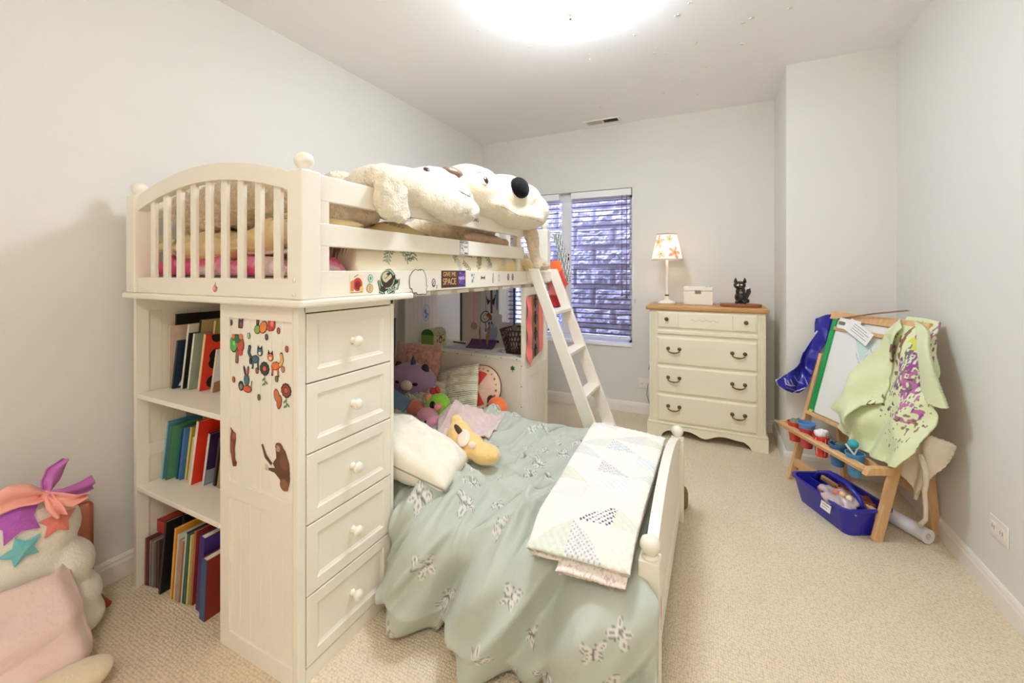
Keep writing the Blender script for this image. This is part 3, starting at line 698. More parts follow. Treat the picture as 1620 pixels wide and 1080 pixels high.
# ---------------------------------------------------------------- stickers on the low rail
U, V = (0, 1, 0), (0, 0, 1); SX = RX + .0008
def yrail(px):
    th = math.atan2(322, 658); c, s = math.cos(th), math.sin(th); xc = (px - 810) / 658
    dx, dy = -s + xc * c, c + xc * s; return dy / dx * RX
def zrail(px, py):
    th = math.atan2(322, 658); c, s = math.cos(th), math.sin(th); xc = (px - 810) / 658
    return 1.2 + (429 - py) / 658 * RX / (-s + xc * c)
def rs(name, px, py, wd, ht, shapes, base=None, label=None): return sticker(name, rail_low, (SX, yrail(px), zrail(px, py)), U, V, wd, ht, shapes, base, label=label)
rs('picnic_sticker', 564, 448, .058, .062, [('e', .004, -.004, .02, .022, 0, (190, 60, 50)), ('e', .004, -.006, .012, .014, 0, (120, 30, 30)), ('p', [(-.026, -.026), (-.012, -.026), (-.012, .012), (-.026, .006)], (200, 130, 90)), ('e', .02, -.02, .008, .01, 0, (226, 190, 110)), ('l', [(-.01, .02), (.006, .028)], .003, (140, 90, 70)), ('l', [(-.024, -.029), (.024, -.029)], .003, (150, 100, 70))], (240, 226, 196), 'cream picture sticker with a red shape')
rs('round_sticker', 586, 440, .03, .034, [('e', 0, 0, .012, .014, 0, (90, 160, 120)), ('e', 0, 0, .009, .011, 0, (200, 226, 208)), ('e', 0, 0, .005, .006, 0, (90, 160, 120))], label='small green round sticker')
rs('round_sticker', 585, 456, .034, .036, [('e', 0, 0, .015, .016, 0, (96, 84, 70)), ('e', 0, 0, .0125, .0135, 0, (222, 186, 140)), ('l', [(0, -.008), (0, .008)], .003, (150, 110, 70))], label='small tan round sticker')
GD = (28, 44, 34); GL = (168, 196, 164)
bd = [(-.052, -.036), (-.046, -.03), (-.056, .004), (-.05, .01), (-.044, .006), (-.036, .03), (-.016, .046), (.008, .048), (.022, .038), (.036, .024), (.03, .016), (.05, .006), (.056, .014), (.058, -.004), (.046, -.03), (.034, -.028), (.028, -.042), (-.006, -.052), (-.012, -.044), (-.03, -.05), (-.032, -.042)]
badge = rs('badge_sticker', 615, 446, .125, .115, [('p', bd, GD), ('p', [(a * .92, b * .92) for a, b in bd], GL), ('p', [(a * .85, b * .85) for a, b in bd], GD), ('e', -.008, .01, .036, .034, 0, GL), ('e', -.008, .01, .032, .030, 0, (60, 54, 42)), ('e', -.010, .018, .024, .019, 0, (206, 196, 160)), ('p', [(-.004, .02), (.01, .03), (.002, .036), (-.014, .03)], (60, 54, 42)), ('l', [(-.02, .012), (-.006, .02)], .003, (90, 80, 60)),
   ('p', [(-.044, -.022), (-.036, -.034), (.036, .016), (.028, .026)], (66, 40, 30)), ('p', [(-.022, -.034), (.046, -.004), (.040, -.024), (-.018, -.046)], (214, 222, 206))], label='green and black park emblem sticker with skyline dome')
text('emblem_lettering', 'PARK', mat('ink_dark', (30, 36, 32), .5), badge, (SX + .0008, yrail(615) + .013, zrail(615, 446) - .026), (0, .93, .37), (0, -.37, .93), .02)
ot = [(.0, .046), (.012, .05), (.014, .046), (.022, .05), (.036, .044), (.046, .03), (.052, .01), (.052, -.012), (.058, -.018), (.052, -.03), (.056, -.044), (.05, -.05), (-.006, -.048), (-.008, -.042), (-.032, -.042), (-.036, -.026), (-.048, -.022), (-.052, 0), (-.048, .024), (-.034, .04), (-.02, .048), (-.012, .05), (0, .046)]
rs('outline_sticker', 661, 446, .125, .115, [('p', ot, (236, 230, 218)), ('l', ot, .0035, (26, 24, 30))], label='white sticker with thin black outline')
rs('acorn_sticker', 686, 447, .036, .046, [('e', 0, 0, .013, .018, 0, (70, 50, 50)), ('e', 0, .001, .009, .013, 0, (214, 200, 200)), ('l', [(-.004, -.004), (.004, .006)], .003, (70, 50, 50))], label='small dark oval sticker')
rs('leaf_sticker', 691, 454, .02, .022, [('l', [(-.006, .004), (.006, .008)], .003, (60, 60, 60)), ('l', [(-.006, -.004), (.004, 0)], .003, (60, 60, 60)), ('l', [(-.004, -.008), (.002, .008)], .002, (60, 60, 60))], label='tiny scribble sticker')
sp = rs('slogan_sticker', 718, 441, .19, .074, [('p', [(.035, -.037), (.095, -.037), (.095, .037), (.035, .037)], (58, 46, 116)), ('e', .064, 0, .024, .026, 0, (92, 66, 150)), ('l', [(.04, -.02), (.09, .025)], .004, (190, 100, 150)), ('e', .05, .026, .003, .003, 0, (220, 180, 220)), ('e', .084, -.026, .003, .003, 0, (120, 140, 220))], (74, 42, 34), 'brown and purple slogan sticker')
INK = mat('sand_lettering', (228, 186, 128), .5); INKP = mat('lilac_lettering', (226, 214, 240), .5)
yc, zc_ = yrail(718), zrail(718, 441)
text('lettering', 'GIVE ME', INK, sp, (SX + .0008, yc - .034, zc_ + .020), U, V, .027, sx=1.0)
text('lettering', 'SPACE', INK, sp, (SX + .0008, yc - .034, zc_ - .012), U, V, .040, sx=.9)
text('lettering', 'NASA', INKP, sp, (SX + .0008, yc + .062, zc_ + .002), U, V, .021)
rs('scribble_sticker', 748, 441, .05, .06, [('e', -.008, .018, .007, .008, 0, (120, 150, 150)), ('e', .006, .006, .009, .006, .5, (150, 190, 190)), ('e', -.004, -.01, .008, .009, 0, (120, 160, 160)), ('l', [(.0, .0), (.012, -.02)], .002, (70, 90, 90)), ('e', .01, .02, .004, .006, 0, (170, 150, 190))], label='pale blue swirl sticker')
rs('bow_sticker', 764, 439, .05, .03, [('p', [(0, 0), (-.02, .011), (-.02, -.011)], (130, 60, 70)), ('p', [(0, 0), (.02, .011), (.02, -.011)], (130, 60, 70)), ('e', 0, 0, .005, .005, 0, (90, 30, 40))], label='dark red bow sticker')
rs('bottle_sticker', 780, 440, .03, .06, [('e', 0, -.008, .009, .018, 0, (120, 110, 130)), ('l', [(0, .008), (0, .024)], .006, (120, 110, 130)), ('e', 0, -.008, .006, .014, 0, (210, 196, 206))], label='small bottle sticker')
rs('jar_sticker', 789, 440, .03, .05, [('l', [(-.008, -.02), (.008, -.02), (.008, .012), (-.008, .012), (-.008, -.02)], .002, (130, 126, 120)), ('e', .004, -.012, .004, .004, 0, (150, 150, 140)), ('l', [(0, .012), (0, .022)], .003, (130, 126, 120))], label='small jar outline sticker')
for px in (804, 811): rs('medal_sticker', px, 438, .03, .05, [('e', 0, 0, .012, .02, 0, (70, 60, 84)), ('e', 0, .002, .008, .013, 0, (190, 180, 200)), ('l', [(-.004, -.006), (.004, .008)], .003, (70, 60, 84))], label='dark framed oval sticker')
al = sticker('notice_sticker', rail_mid, (SX, yrail(734), zrail(734, 392)), U, V, .072, .066, [('l', [(-.034, -.031), (.034, -.031), (.034, .031), (-.034, .031), (-.034, -.031)], .0025, (50, 50, 54)), ('e', -.02, .006, .010, .011, 0, (40, 40, 44)), ('e', -.02, .006, .0075, .0085, 0, (232, 230, 226)), ('l', [(-.014, -.002), (-.004, -.014)], .004, (40, 40, 44)), ('p', [(.002, -.028), (.03, -.028), (.03, -.021), (.002, -.021)], (60, 60, 66)), ('l', [(-.03, -.025), (-.008, -.025)], .003, (120, 120, 126))], (232, 230, 224), label='white notice sticker with a magnifying glass')
text('lettering', 'AGENT ALERT', mat('ink_grey', (70, 70, 74), .6), al, (SX + .0008, yrail(734), zrail(734, 392) + .0235), U, V, .0105)
text('lettering', 'TOAT', MATS['ink_grey'], al, (SX + .0008, yrail(734) + .013, zrail(734, 392) + .004), U, V, .012)
text('rail_lettering', 'ZYTONG', MATS['ink_grey'], rail_up, (SX, yrail(748), zrail(748, 347)), U, V, .026)
sticker('rail_emblem', rail_up, (SX, yrail(727), zrail(727, 340)), U, V, .03, .045, [('p', [(-.01, -.018), (.011, -.018), (.011, .004), (0, .02), (-.010, .006)], (40, 40, 44)), ('p', [(-.006, -.012), (.006, -.012), (.004, .004), (-.004, .002)], (226, 222, 214)), ('l', [(-.006, .004), (.006, -.01)], .003, (40, 40, 44))], label='small dark printed emblem')
sticker('apple_sticker', loft, (-1.455, Y0 + .0112, 1.148), (1, 0, 0), V, .04, .045, [('e', 0, -.004, .012, .012, 0, (214, 120, 104)), ('e', -.004, -.002, .005, .006, 0, (236, 190, 170)), ('l', [(0, .008), (.004, .016)], .003, (110, 80, 60)), ('l', [(.008, .0), (.014, -.002)], .003, (60, 50, 46))], label='small red fruit sticker')
# ================================================================ bedding and plush on the loft bed
from mathutils.bvhtree import BVHTree
def bvh(o):
    me = o.data; off = o.location
    return BVHTree.FromPolygons([v.co + off if o.parent is None else v.co for v in me.vertices], [tuple(p.vertices) for p in me.polygons])
def snap(t, p):
    loc, nor, i, d = t.find_nearest(Vector(p)); return loc, nor
def ontop(t, x, y, z=3.0):
    loc, nor, i, d = t.ray_cast(Vector((x, y, z)), Vector((0, 0, -1))); return (loc.z if loc else None)
def face_disc(name, t, p, r, m, parent, thick=.25, label=None, roll=0.0):
    """flattened ellipsoid lying on the surface nearest to p (eyes, noses, patches)"""
    loc, n = snap(t, p); q = n.to_track_quat('Z', 'Y')
    bm = bmesh.new(); ball(bm, loc, (r[0], r[1], min(r) * thick), (q.to_matrix() @ Matrix.Rotation(roll, 3, 'Z')), 16, 10)
    return obj(name, bm, m, parent, smooth=True, label=label)
ATTR_CLOTH = mat('printed_cotton', (255, 255, 255), .85, .12, 300, attr=True, sheen=.15)
def sprigs(P, n, seed, box, size, cols):
    """leafy sprigs painted over P"""
    r = random.Random(seed); out = []
    for i in range(n):
        cx, cy = r.uniform(box[0], box[1]), r.uniform(box[2], box[3]); a = r.uniform(0, 6.28); s = size * r.uniform(.7, 1.2); c = cols[i % len(cols)]
        ca, sa = math.cos(a), math.sin(a)
        out.append(('l', [(cx - ca * s, cy - sa * s), (cx + ca * s, cy + sa * s)], s * .07, c))
        for j in range(5):
            f = -.7 + j * .35
            for sd in (-1, 1):
                ex = cx + ca * s * f + math.cos(a + sd * .8) * s * .3; ey = cy + sa * s * f + math.sin(a + sd * .8) * s * .3
                out.append(('e', ex, ey, s * .28, s * .075, a + sd * .8, c))
    return out

# --- comforter
n, k = 190, 300
xa, xb, ya, yb2 = X0 + .045, RX - .030, 1.02, 2.60
_t = np.linspace(0, 1, n); _t = 1 - (1 - _t) ** 2.6
Xg, Yg = np.meshgrid(xa + (xb - xa) * _t, np.linspace(ya, yb2, k), indexing='ij')
e = np.minimum(np.minimum(Xg - xa, xb - Xg) / .085, np.minimum(Yg - ya, yb2 - Yg) / .06).clip(0, 1)
hump = .135 + .05 * np.exp(-((Yg - 1.35) / .22) ** 2) * sst(-1.5, -1.15, Xg) + .045 * fbm(Xg * 4 + Yg * 1.5, Yg * 4, 5) * 2 + .02 * ridge(Xg * 6 + Yg * 3, Yg * 5 - Xg * 2, 8)
Zg = 1.186 + np.sqrt(1 - (1 - e) ** 2) * hump
side = e < .999
P = np.stack([Xg.ravel() - Zg.ravel() * 1.0, Yg.ravel()], -1)
base = L3((243, 233, 208))[None] * (1 - sst(.5, .75, vn(Yg * 3.2 + 4, Xg * 3 + Zg * 6, 4)).ravel()[:, None]) + L3((238, 212, 156))[None] * sst(.5, .75, vn(Yg * 3.2 + 4, Xg * 3 + Zg * 6, 4)).ravel()[:, None]
sp_ = sprigs(P, 110, 3, (P[:, 0].min(), P[:, 0].max(), ya, yb2), .05, [(96, 128, 92), (130, 152, 120), (156, 140, 110), (190, 196, 190)])
col, cov = paint(P, sp_); base[cov] = col[cov]
o = grid('comforter', np.stack([Xg, Yg, Zg], -1), ATTR_CLOTH, None, base.reshape(n, k, 3), .006)
tag(o, 'cream and yellow comforter with green leaf sprigs bunched behind the loft bed rails', 'comforter')
# --- yellow pillows behind the arched slats
def floral(seed, bg=(238, 216, 162)):
    def f(UV):
        c, cv = paint(UV, sprigs(UV, 9, seed, (-.9, .9, -.9, .9), .22, [(104, 132, 92), (150, 150, 110)]), bg); return c
    return f
for i, (c, sz, r, s, lb) in enumerate((((-1.70, .945, 1.293), (.50, .22, .12), eul(.10, .04, .03), 2, 'lower yellow leaf print pillow behind the arched slats'),
                                  ((-1.30, .955, 1.325), (.44, .22, .13), eul(.10, -.10, -.04), 5, 'puffy yellow leaf print pillow beside the magenta towel'))):
    tag(pillow('leaf_print_pillow', c, sz, ATTR_CLOTH, rot=r, cols=floral(s), wr=.03, seed=s), lb, 'pillow')
# --- pink blanket
n, k = 160, 50
Xg, Yg = np.meshgrid(np.linspace(-1.945, -1.10, n), np.linspace(.84, 1.0, k), indexing='ij')
e = np.minimum(np.minimum(Xg + 1.945, -1.10 - Xg) / .03, np.minimum(Yg - .84, 1.0 - Yg) / .03).clip(0, 1)
Zg = 1.1862 + np.sqrt(1 - (1 - e) ** 2) * (.046 + .03 * ridge(Xg * 9, Yg * 9 + Xg * 3, 2) - .018 * sst(-1.7, -1.2, Xg))
cm = vn(Xg * 11, Yg * 10 + Zg * 20, 6)[..., None]
col = np.where(cm > .62, L3((228, 50, 120)), np.where(cm > .42, L3((240, 140, 176)), L3((246, 214, 216))))
o = grid('pink_blanket', np.stack([Xg, Yg, Zg], -1), mat('plush_fleece', (255, 255, 255), .95, .4, 140, attr=True, sheen=.5), None, col, .004)
tag(o, 'pink tie-dye fleece blanket crumpled behind the arched slats', 'blanket')
FLEECE_M = mat('magenta_terry', (219, 34, 126), .95, .5, 200, sheen=.6, var=.25, vscale=12)
bm = bmesh.new(); n = 60
for j in range(3):
    pts = []
    for i in range(n):
        a = i / n * 2 * PI * 1.5 + j; r = .018 + .028 * i / n
        pts.append((-1.135 + .9 * r * math.cos(a) * 1.0, .858 + j * .030, 1.255 + 1.25 * r * math.sin(a)))
    tube(bm, pts, .0155, 8)
o = obj('magenta_towel', bm, FLEECE_M, smooth=True); tag(o, 'rolled magenta towel pushed against the arched slats', 'towel')
o = obj('folded_cloth', B((-1.46, -1.2, .89, .98, 1.258, 1.274)), mat('pale_print_cloth', (238, 222, 212), .9, .3, 90), bevel=.006, seg=3)
tag(o, 'pale folded cloth lying on the pink blanket', 'cloth')
# zigzag print
# --- giant plush bear
FUR = mat('cream_plush_fur', (240, 228, 204), .95, .9, 120, sheen=.6, var=.10, vscale=40, spec=.1)
FUR2 = mat('beige_plush_fur', (234, 212, 182), .95, 1.0, 90, sheen=.6, var=.16, vscale=60, spec=.1)
bear = thing('plush_bear', 'giant cream plush bear with brown nose slumped over the loft bed guard rail', 'plush toy', (-1.25, 1.2, 1.33))
hb = blob('head', [((-1.17, 1.29, 1.515), (.17, .20, .105)), ((-1.10, 1.50, 1.535), (.125, .22, .118)), ((-1.00, 1.47, 1.475), (.06, .20, .075)), ((-1.16, 1.66, 1.53), (.1, .12, .09))], FUR, bear, .012, 5, .010, 30, 1)
tb = bvh(hb)
blob('body', [((-1.62, 1.08, 1.445), (.36, .18, .10)), ((-1.30, 1.08, 1.435), (.22, .20, .10)), ((-1.86, 1.0, 1.43), (.11, .13, .09)), ((-1.15, .98, 1.415), (.07, .09, .065)), ((-1.5, .93, 1.465), (.34, .085, .085)), ((-1.77, .925, 1.435), (.20, .085, .085))], FUR2, bear, .012, 5, .022, 34, 2)
ear = blob('ear', [((-1.02, 1.125, 1.455), (.030, .078, .090)), ((-1.055, 1.09, 1.53), (.035, .05, .04)), ((-1.02, 1.14, 1.42), (.034, .07, .055))], FUR, bear, .008, 3, .016, 26, 3)
blob('ear', [((-1.34, 1.18, 1.56), (.05, .07, .04))], FUR, bear, .01, 3, .01, 30, 4)
BROWNS = mat('brown_satin', (146, 118, 98), .3, var=.2, vscale=20)
EYE = mat('brown_plastic_eye', (58, 34, 22), .1, coat=.6)
face_disc('nose', tb, (-.97, 1.51, 1.72), (.034, .054), BROWNS, bear, .6, 'brown satin nose', 1.5)
face_disc('eye', tb, (-1.03, 1.345, 1.68), (.013, .019), EYE, bear, .5)
face_disc('eye', tb, (-1.22, 1.36, 1.70), (.012, .017), EYE, bear, .5)
pts = [snap(tb, p)[0] for p in ((-.93, 1.46, 1.57), (-.93, 1.51, 1.55), (-.93, 1.555, 1.54), (-.94, 1.59, 1.55), (-.95, 1.60, 1.56))]
obj('mouth', T(pts, .0022, 6), mat('stitch_brown', (110, 86, 70), .8), bear)
# --- giant plush dog
dog = thing('plush_dog', 'giant cream plush dog with big black nose lying over the rail above the ladder', 'plush toy', (-1.05, 2.0, 1.35))
FUR3 = mat('ivory_short_plush', (242, 229, 203), .95, .5, 160, sheen=.5, var=.06, vscale=40, spec=.1)
hd = blob('head', [((-1.12, 1.80, 1.60), (.17, .21, .135)), ((-1.03, 2.04, 1.595), (.135, .25, .13)), ((-1.0, 2.12, 1.50), (.13, .27, .062)), ((-.985, 2.24, 1.555), (.115, .15, .105)), ((-1.0, 2.16, 1.61), (.11, .16, .095)), ((-1.05, 1.86, 1.53), (.12, .16, .06))], FUR3, dog, .012, 6, .004, 20, 6)
td = bvh(hd)
face_disc('nose', td, (-.82, 1.93, 1.665), (.066, .058), mat('black_velvet_nose', (10, 9, 9), .75, sheen=.1, spec=.1), dog, .7, 'big black nose', .3)
ew = face_disc('eye_rim', td, (-.90, 1.665, 1.66), (.018, .024), mat('eye_rim_white', (240, 236, 228), .3), dog, .3)
face_disc('eye', td, (-.895, 1.669, 1.662), (.0155, .021), EYE, dog, .6)
face_disc('eye', td, (-1.16, 1.84, 1.80), (.0125, .0165), EYE, dog, .6)
pts = [snap(td, (-.84, 1.72 + i * .10, 1.475 - .006 * i))[0] for i in range(7)]
obj('mouth_seam', T(pts, .0016, 6), mat('stitch_tan', (190, 164, 132), .8), dog)
pts = [snap(td, p)[0] for p in ((-.93, 1.63, 1.72), (-.93, 1.66, 1.727), (-.925, 1.70, 1.722))]
obj('brow', T(pts, .002, 6), MATS['stitch_brown'], dog)
blob('front_leg', [((-1.02, 2.345, 1.43), (.045, .055, .06)), ((-1.008, 2.352, 1.37), (.038, .045, .07)), ((-1.0, 2.365, 1.305), (.032, .038, .06)), ((-.985, 2.40, 1.25), (.036, .06, .034)), ((-.975, 2.45, 1.235), (.04, .05, .03)), ((-.98, 2.36, 1.235), (.03, .03, .03))], FUR2, dog, .008, 4, .006, 30, 7)
blob('body', [((-1.45, 2.05, 1.42), (.28, .26, .10)), ((-1.62, 2.3, 1.41), (.2, .22, .09)), ((-1.22, 1.98, 1.46), (.12, .2, .10))], FUR2, dog, .014, 5, .02, 34, 8)
blob('arm', [((-1.115, 1.85, 1.372), (.035, .13, .030)), ((-1.11, 2.02, 1.366), (.036, .13, .032)), ((-1.11, 2.15, 1.362), (.03, .05, .03))], mat('tan_plush', (196, 158, 124), .95, .6, 120, sheen=.4), dog, .009, 4, .004, 30, 9)
# --- striped scarf and bright bag on the far post
bm = bmesh.new(); random.seed(9)
SC = mat('striped_scarf', (255, 255, 255), .85, attr=True)
n, k = 14, 60
for q, (xo, yo, rot, ln) in enumerate(((-1.015, 2.715, .1, .33), (-1.0, 2.73, .35, .30))):
    Ug, Vg = np.meshgrid(np.linspace(0, .07, n), np.linspace(0, ln, k), indexing='ij')
    Xs = xo + Vg * .28 + Ug * .5; Ys = yo + .012 * np.sin(Ug * 90) + .02 * fbm(Ug * 12, Vg * 6, q) + Ug * .2; Zs = 1.46 - Vg
    st_ = (np.sin((Ug * 1.2 + Vg * .5) * 300) > .1)[..., None]
    o = grid('striped_scarf', np.stack([Xs, Ys, Zs], -1), SC, None, np.where(st_, L3((40, 48, 56)), L3((226, 228, 224))), .003)
    tag(o, ('grey and white striped scarf hanging from the post above the ladder', 'second striped scarf end hanging beside the bright kite-shaped bag')[q], 'scarf')
n = 30
Ug, Vg = np.meshgrid(np.linspace(-1, 1, n), np.linspace(-1, 1, n), indexing='ij')
kp = (np.abs(Ug) * .9 + np.abs(Vg) * .55 < .92)
Xs = -.985 + Ug * .075 ; Zs = 1.115 + Vg * .16; Ys = 2.73 - .03 * np.sqrt(np.clip(1 - Ug ** 2, 0, 1)) + .015 * fbm(Ug * 2, Vg * 2, 2)
cc = np.where((Vg - Ug * .5 > .35)[..., None], L3((232, 112, 52)), np.where((Vg + Ug * .7 > -.1)[..., None], L3((206, 66, 48)), np.where((Vg > -.5)[..., None], L3((236, 150, 150)), L3((190, 40, 44)))))
cc[(np.abs(Vg - .1 + Ug * .4) < .06)] = L3((150, 160, 80))
o = grid('bright_bag', np.stack([Xs, Ys, Zs], -1), mat('bright_nylon', (255, 255, 255), .5, attr=True), None, cc, .012, keep=kp)
tag(o, 'red and orange patchwork bag hanging behind the ladder', 'bag')
# ================================================================ lower bed
lb = thing('low_bed', 'white low bed with arched footboard pulled out from under the loft', 'bed', (-1.1, 1.7, 0))
FX0, FX1 = -.195, -.138
for y in (1.20, 2.135):
    p = obj('post', B((FX0, FX1, y, y + .057, 0, .393)), WHITE, lb, bevel=.003)
    obj('neck', lathe([(0, 0), (.025, 0), (.025, .006), (.018, .01), (0, .01)], ((FX0 + FX1) / 2, y + .0285, .392), 20), WHITE, p)
    obj('finial', lathe([(r * 1.04, h * 1.02) for r, h in FIN], ((FX0 + FX1) / 2, y + .0285, .396), 20), WHITE, p, smooth=True)
fy0, fy1 = 1.257, 2.135
def fz(y): return .395 + .098 * max(0.0, math.sin(PI * (y - fy0) / (fy1 - fy0))) ** .8
n = 24; bm = bmesh.new(); rows = []
for i in range(n + 1):
    y = fy0 + (fy1 - fy0) * i / n; z = fz(y)
    rows.append([bm.verts.new((-.183, y, z)), bm.verts.new((-.150, y, z)), bm.verts.new((-.150, y, z - .05)), bm.verts.new((-.183, y, z - .05))])
for a, b in zip(rows, rows[1:]):
    for j in range(4): bm.faces.new((a[j], a[(j + 1) % 4], b[(j + 1) % 4], b[j]))
bm.faces.new(rows[0]); bm.faces.new(rows[-1][::-1])
obj('arched_rail', bm, WHITE, lb)
obj('bottom_rail', B((-.180, -.150, fy0, fy1, .06, .13)), WHITE, lb, bevel=.002)
nb = 14
for i in range(nb):
    y0 = fy0 + (fy1 - fy0) * i / nb; y1 = fy0 + (fy1 - fy0) * (i + 1) / nb - .002
    obj('board', prism([(y0, .128), (y1, .128), (y1, fz(y1) - .045), (y0, fz(y0) - .045)], lambda u, v, d: (d, u, v), -.174, -.158), WHITE, lb)
for y in (1.232, 2.155): obj('side_rail', B((-1.96, FX0 - .001, y - .011, y + .011, .07, .21)), WHITE, lb)
obj('slat_base', B((-1.96, FX0 - .002, 1.245, 2.14, .10, .119)), WHITE2, lb)
obj('headboard', B((-1.985, -1.962, 1.215, 2.17, 0, .36)), WHITE2, lb)
sticker('crayon_mark', lb, (FX1 + .0006, 1.236, .245), (0, 1, 0), (0, 0, 1), .035, .10, [('e', 0, .01, .012, .034, .1, (214, 150, 178)), ('l', [(0, -.01), (-.004, -.05)], .003, (190, 150, 160))], label='pink crayon smudge')
o = obj('low_mattress', B((-1.955, -.20, 1.245, 2.15, .12, .335)), MATS['mattress_ticking'], bevel=.03, seg=3)
tag(o, 'mattress of the low bed under the sage duvet', 'mattress')

# --- sage duvet with butterflies
NX, NS = 420, 340
xs = np.linspace(-1.95, -.135, NX)
ctrl = np.array([(2.225, .20), (2.222, .29), (2.19, .345), (2.12, .365), (1.75, .368), (1.36, .368), (1.255, .360), (1.195, .330), (1.165, .275), (1.150, .20), (1.140, .11), (1.132, .045), (1.140, .018), (1.165, .016)])
dl = np.r_[0, np.cumsum(np.hypot(*np.diff(ctrl, axis=0).T))]; tt = np.linspace(0, dl[-1], NS)
cy = np.interp(tt, dl, ctrl[:, 0]); cz = np.interp(tt, dl, ctrl[:, 1])
ker = np.ones(9) / 9
cy[6:-6] = np.convolve(cy, ker, 'same')[6:-6]; cz[6:-6] = np.convolve(cz, ker, 'same')[6:-6]
XX = np.repeat(xs[:, None], NS, 1); S = np.repeat(tt[None], NX, 0); YY = np.repeat(cy[None], NX, 0); ZZ = np.repeat(cz[None], NX, 0)
drop = sst(1.25, 1.14, YY)          # 0 on the top, 1 on the hanging side
topm = sst(1.20, 1.40, YY) * sst(2.2, 2.05, YY)
# wrinkles on top: long creases running across the bed
cx_ = XX + .25 * (YY - 1.7) * -.55
wr = .034 * (ridge(cx_ * 4.6, YY * 1.5, 3) ** 4 - .25) + .018 * fbm(cx_ * 8, YY * 2.6, 5) * 2 + .018 * (ridge(XX * 3 + YY * 6.5, YY * 2 - XX * 3, 9) ** 4) + .014 * (ridge(cx_ * 13 + YY * 2, YY * 3.4, 14) ** 6) - .014 * (ridge(cx_ * 9 - YY * 3.0, YY * 2.2, 17) ** 8)
damp = 1 - .75 * sst(-.60, -.50, XX)      # flattened under the quilt
ZZ = ZZ + 1.5 * wr * (1 - drop) * damp * sst(2.22, 2.1, YY) + .004 * fbm(XX * 20, YY * 20, 2) * (1 - drop)
ZZ += .018 * sst(-.75, -1.15, XX) * topm
# hanging folds: three overlapping lobes
lobe = .050 * np.sin(np.clip((XX + 1.06) / .30, 0, 1) * PI) + .075 * np.sin(np.clip((XX + .80) / .40, 0, 1) * PI) + .07 * np.sin(np.clip((XX + .42) / .29, 0, 1) * PI)
slant = (1.2 - YY) * 0 + (.37 - ZZ) * .35
fold = .030 * np.sin((XX + slant) * 22 + 1.0) + .016 * np.sin((XX + slant * 1.9) * 43 + .4) + .06 * fbm((XX + slant) * 7, ZZ * 4, 7) + .035 * (ridge((XX + slant * 2.2) * 8, ZZ * 3, 12) ** 4 - .2)
vis = sst(-1.075, -1.045, XX)
YY = YY - drop * vis * (lobe * sst(.0, .8, drop) + fold * 1.15 + .022)
YY = np.where((XX < -1.05) & (YY < 1.20), 1.20 + (YY - 1.20) * .02, YY)
hem = .035 * vn(XX * 5, XX * 0, 4) + .05 * sst(-.83, -.79, XX) * sst(-.70, -.80, XX) + .03 * sst(-.46, -.43, XX) * sst(-.36, -.44, XX)
ZZ = ZZ + drop * vis * hem * sst(.12, .02, ZZ)
# end at the footboard: inside the posts on top, spilling round the post below
inner = np.clip((XX + .26) / .125, 0, 1)
XX = np.where(XX > -.26, -.26 + (XX + .26) * np.where(drop > .5, 1.0, .48 + .52 * drop * 2), XX)
YY = YY - .045 * inner * drop
ZZ = ZZ - .012 * inner * (1 - drop)
ZZ = np.maximum(ZZ, .010 + .006 * vn(XX * 15, YY * 15, 5))
UVp = np.stack([np.repeat(xs[:, None], NS, 1).ravel(), S.ravel()], -1)
base = np.tile(L3((184, 190, 176)), (len(UVp), 1))
r = random.Random(21); sh = []
def butterfly(cx, cy, s, a):
    ca, sa = math.cos(a), math.sin(a)
    tr = lambda u, v: (cx + s * (u * ca - v * sa), cy + s * (u * sa + v * ca))
    L_, D_ = (214, 211, 202), (140, 136, 130)
    out = []
    for sd in (-1, 1):
        for (u, v, rx, ry, an) in ((.5 * sd, .32, .50, .30, .62 * sd), (.38 * sd, -.32, .36, .24, -.7 * sd)):
            X_, Y_ = tr(u, v); out += [('e', X_, Y_, s * rx, s * ry, an + a, D_), ('e', X_, Y_, s * rx * .90, s * ry * .86, an + a, L_)]
            for q in (-.25, .1):
                X2, Y2 = tr(u * (1.25 + q), v * (1.2 + q)); out.append(('e', X2, Y2, s * .06, s * .11, an + a + 1.57, D_))
    out.append(('l', [tr(0, .35), tr(0, -.4)], s * .09, (110, 104, 98)))
    out.append(('l', [tr(0, .35), tr(.2, .7)], s * .04, (120, 116, 110))); out.append(('l', [tr(0, .35), tr(-.2, .7)], s * .04, (120, 116, 110)))
    return out
gx = 0
for i in range(13):
    for j in range(14):
        cx = -1.35 + i * .105 + r.uniform(-.03, .03) + (j % 2) * .05; cyy = .05 + j * .118 + r.uniform(-.03, .03)
        if cx > -.14 or r.random() < .42: continue
        sh.append(butterfly(cx, cyy, r.choice((.026, .032, .038, .044)), r.uniform(0, 6.28)))
for b in sh:
    c0 = np.array([b[0][1], b[0][2]]); near = np.where((np.abs(UVp - c0) < .12).all(1))[0]
    cc, cv = paint(UVp[near], b); base[near[cv]] = cc[cv]
DUV = mat('sage_cotton', (255, 255, 255), .8, .10, 260, attr=True, sheen=.2)
duvet = grid('duvet', np.stack([XX, YY, ZZ], -1), DUV, None, base.reshape(NX, NS, 3), .012, off=0)
tag(duvet, 'sage green duvet with pale butterflies spilling off the low bed onto the carpet', 'duvet')
tdv = bvh(duvet)
def bedz(x, y, d=.38):
    z = ontop(tdv, x, y); return (z if z is not None else d) + .006

